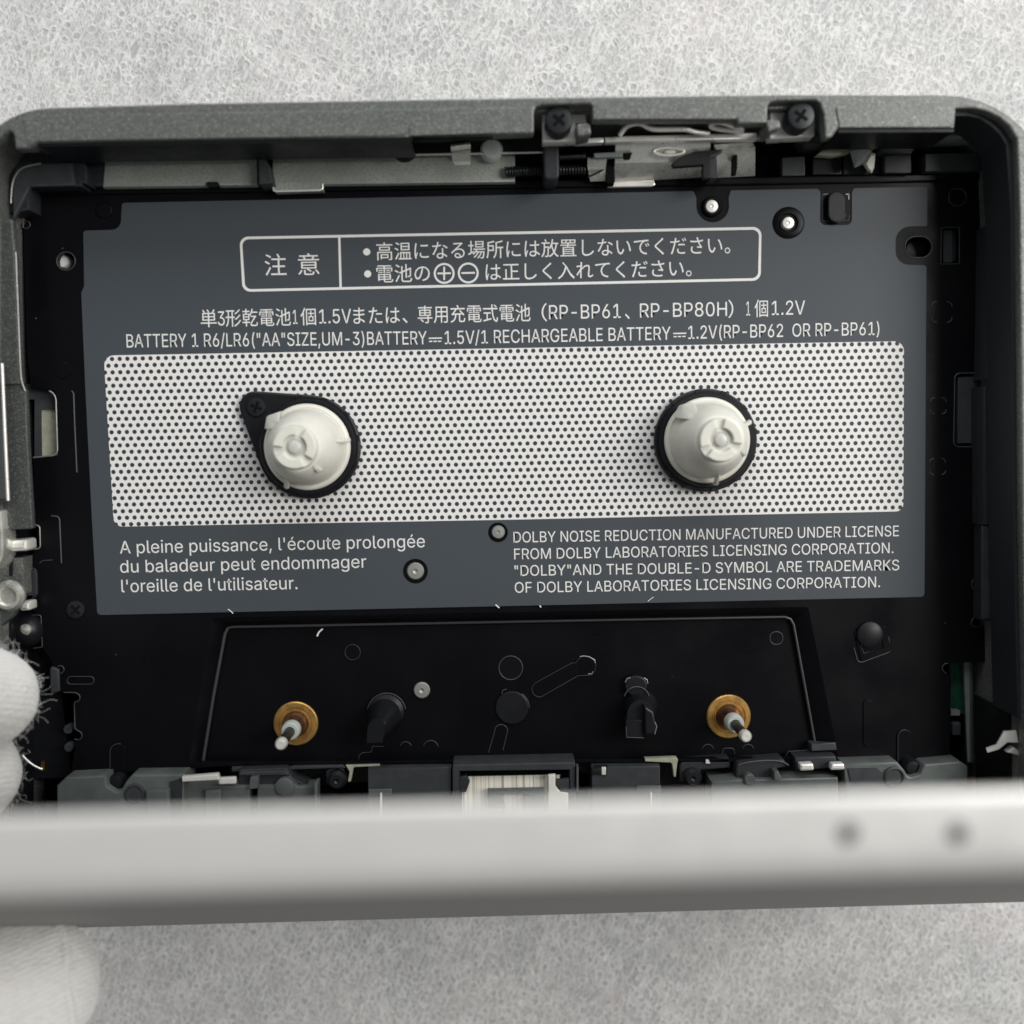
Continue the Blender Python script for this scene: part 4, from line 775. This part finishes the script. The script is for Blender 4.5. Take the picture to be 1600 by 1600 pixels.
# ================================================================== gloved hand
def hand():
    G = lambda u, v, h: at(u, v, h)
    bones = [  # fingers as chains of (point, radius)
        [(G(-480, 1260, 2.3), .80), (G(-270, 1120, 2.6), .72), (G(-125, 1085, 1.9), .62), (G(-22, 1090, 1.15), .50)],
        [(G(-500, 1370, 2.0), .80), (G(-300, 1270, 2.3), .70), (G(-150, 1222, 1.6), .60), (G(-48, 1212, 1.0), .50)],
        [(G(-520, 1470, 1.7), .75), (G(-330, 1390, 1.9), .66), (G(-230, 1330, 1.3), .56), (G(-150, 1310, .9), .48)],
        [(G(-540, 1560, 1.4), .68), (G(-370, 1500, 1.5), .56), (G(-290, 1440, 1.1), .48), (G(-230, 1410, .8), .42)],
        [(G(-620, 1640, 2.6), .95), (G(-330, 1640, 2.5), .85), (G(-120, 1590, 2.1), .74), (G(42, 1545, 1.55), .68)],
        [(G(-480, 1260, 2.3), .80), (G(-500, 1370, 2.0), .82), (G(-520, 1470, 1.7), .80), (G(-540, 1560, 1.4), .75)],
        [(G(-480, 1260, 2.3), .80), (G(-700, 1400, 2.5), 1.0), (G(-1000, 1560, 2.6), 1.25), (G(-1500, 1700, 2.6), 1.6)],
        [(G(-540, 1560, 1.4), .75), (G(-760, 1560, 1.9), 1.0), (G(-1000, 1600, 2.3), 1.25)],
        [(G(-520, 1470, 1.7), .80), (G(-740, 1500, 2.1), 1.05), (G(-1000, 1580, 2.4), 1.3)],
        [(G(-620, 1640, 2.6), .95), (G(-800, 1620, 2.5), 1.1), (G(-1000, 1600, 2.4), 1.3)]]
    bm = bmesh.new()
    for ch in bones:
        for (p, r), (q, s) in zip(ch, ch[1:]):
            n = max(2, int((q - p).length / .10))
            for k in range(n + 1):
                t = k / n; bmesh.ops.create_icosphere(bm, subdivisions=2, radius=r + (s - r) * t, matrix=Matrix.Translation(p.lerp(q, t)))
    me = bpy.data.meshes.new('hand'); bm.to_mesh(me); bm.free()
    o = bpy.data.objects.new('tmp', me); COL.objects.link(o)
    rm = o.modifiers.new('r', 'REMESH'); rm.mode = 'VOXEL'; rm.voxel_size = .075
    sm = o.modifiers.new('s', 'SMOOTH'); sm.iterations = 8; sm.factor = .5
    dg = bpy.context.evaluated_depsgraph_get(); res = bpy.data.meshes.new_from_object(o.evaluated_get(dg))
    bpy.data.objects.remove(o)
    rnd = random.Random(3)
    # fuzz roots on the visible fingertips
    roots = [(res.vertices[p.vertices[0]].co.copy(), p.normal.copy()) for p in res.polygons if p.center.x > at(-120, 1200, 1).x]
    g = finish('gloved_hand', res, M['knit'], None, 180)
    tag(g, 'hand in a white cotton knit glove pinching the left end of the lid', 'hand')
    t0, t1 = G(-120, 1590, 2.1), G(42, 1545, 1.55); ax_ = (t1 - t0).normalized(); e1 = ax_.cross(Vector((0, 0, 1))).normalized(); e2 = ax_.cross(e1); c0 = t1 + ax_ * .20
    finish('seam', tube_mesh([[c0 + (e1 * math.cos(R(a)) + e2 * math.sin(R(a))) * (.575 + .012 * math.sin(a * .2)) + ax_ * .03 * math.sin(a * .07) for a in range(0, 360, 12)]], .058, 3, True), M['knit'], g, 180)
    paths = []
    for k in range(3200):
        p, n = rnd.choice(roots); t = n.cross(Vector((rnd.uniform(-1, 1), rnd.uniform(-1, 1), rnd.uniform(-1, 1)))).normalized(); L_ = rnd.choice((.05, .07, .09, .12, .17))
        a, b2 = rnd.uniform(.25, .9), rnd.uniform(-.5, .7)
        q1 = p + (t * .6 + n * a).normalized() * L_ * .45; q2 = q1 + (t * rnd.uniform(.2, 1.2) + n * b2 + Vector((rnd.uniform(-.6, .6), rnd.uniform(-.6, .6), rnd.uniform(-.3, .3)))).normalized() * L_ * .4
        q3 = q2 + (t * rnd.uniform(-.4, 1) + n * rnd.uniform(-.6, .6)).normalized() * L_ * .35
        paths.append([p - n * .02, q1, q2, q3])
    f = finish('cotton_fuzz', tube_mesh(paths, .0009, 0), M['lint'], g, 180, kind='stuff')
hand()

# ================================================================== lint on the plate
def lint(pts, label, h, r=.010):
    o = tube('lint_fibre', [(u, v, h) for u, v in pts], r, M['lint'], None)
    tag(o, label, 'lint', 'lint fibres fallen on the player')
lint([(495.5, 994), (497, 989), (501, 985), (504, 982.5)], 'curved white lint flake in the top left of the sunken black well', WF + .012)
lint([(774, 945), (777, 947), (780, 950)], 'tiny white lint flake at the label bottom edge, just above the black well hole', .02, .007)
lint([(843, 946), (845, 949)], 'smallest white lint speck at the label bottom edge beside another flake', .02, .007)
lint([(356, 952), (360, 954), (364, 958.5)], 'grey white lint flake on the label bottom edge under the French lines', .02, .005)
lint([(1012, 940), (1016, 936), (1021, 933)], 'faint white lint flake on the label below the licence lines', .024, .004)
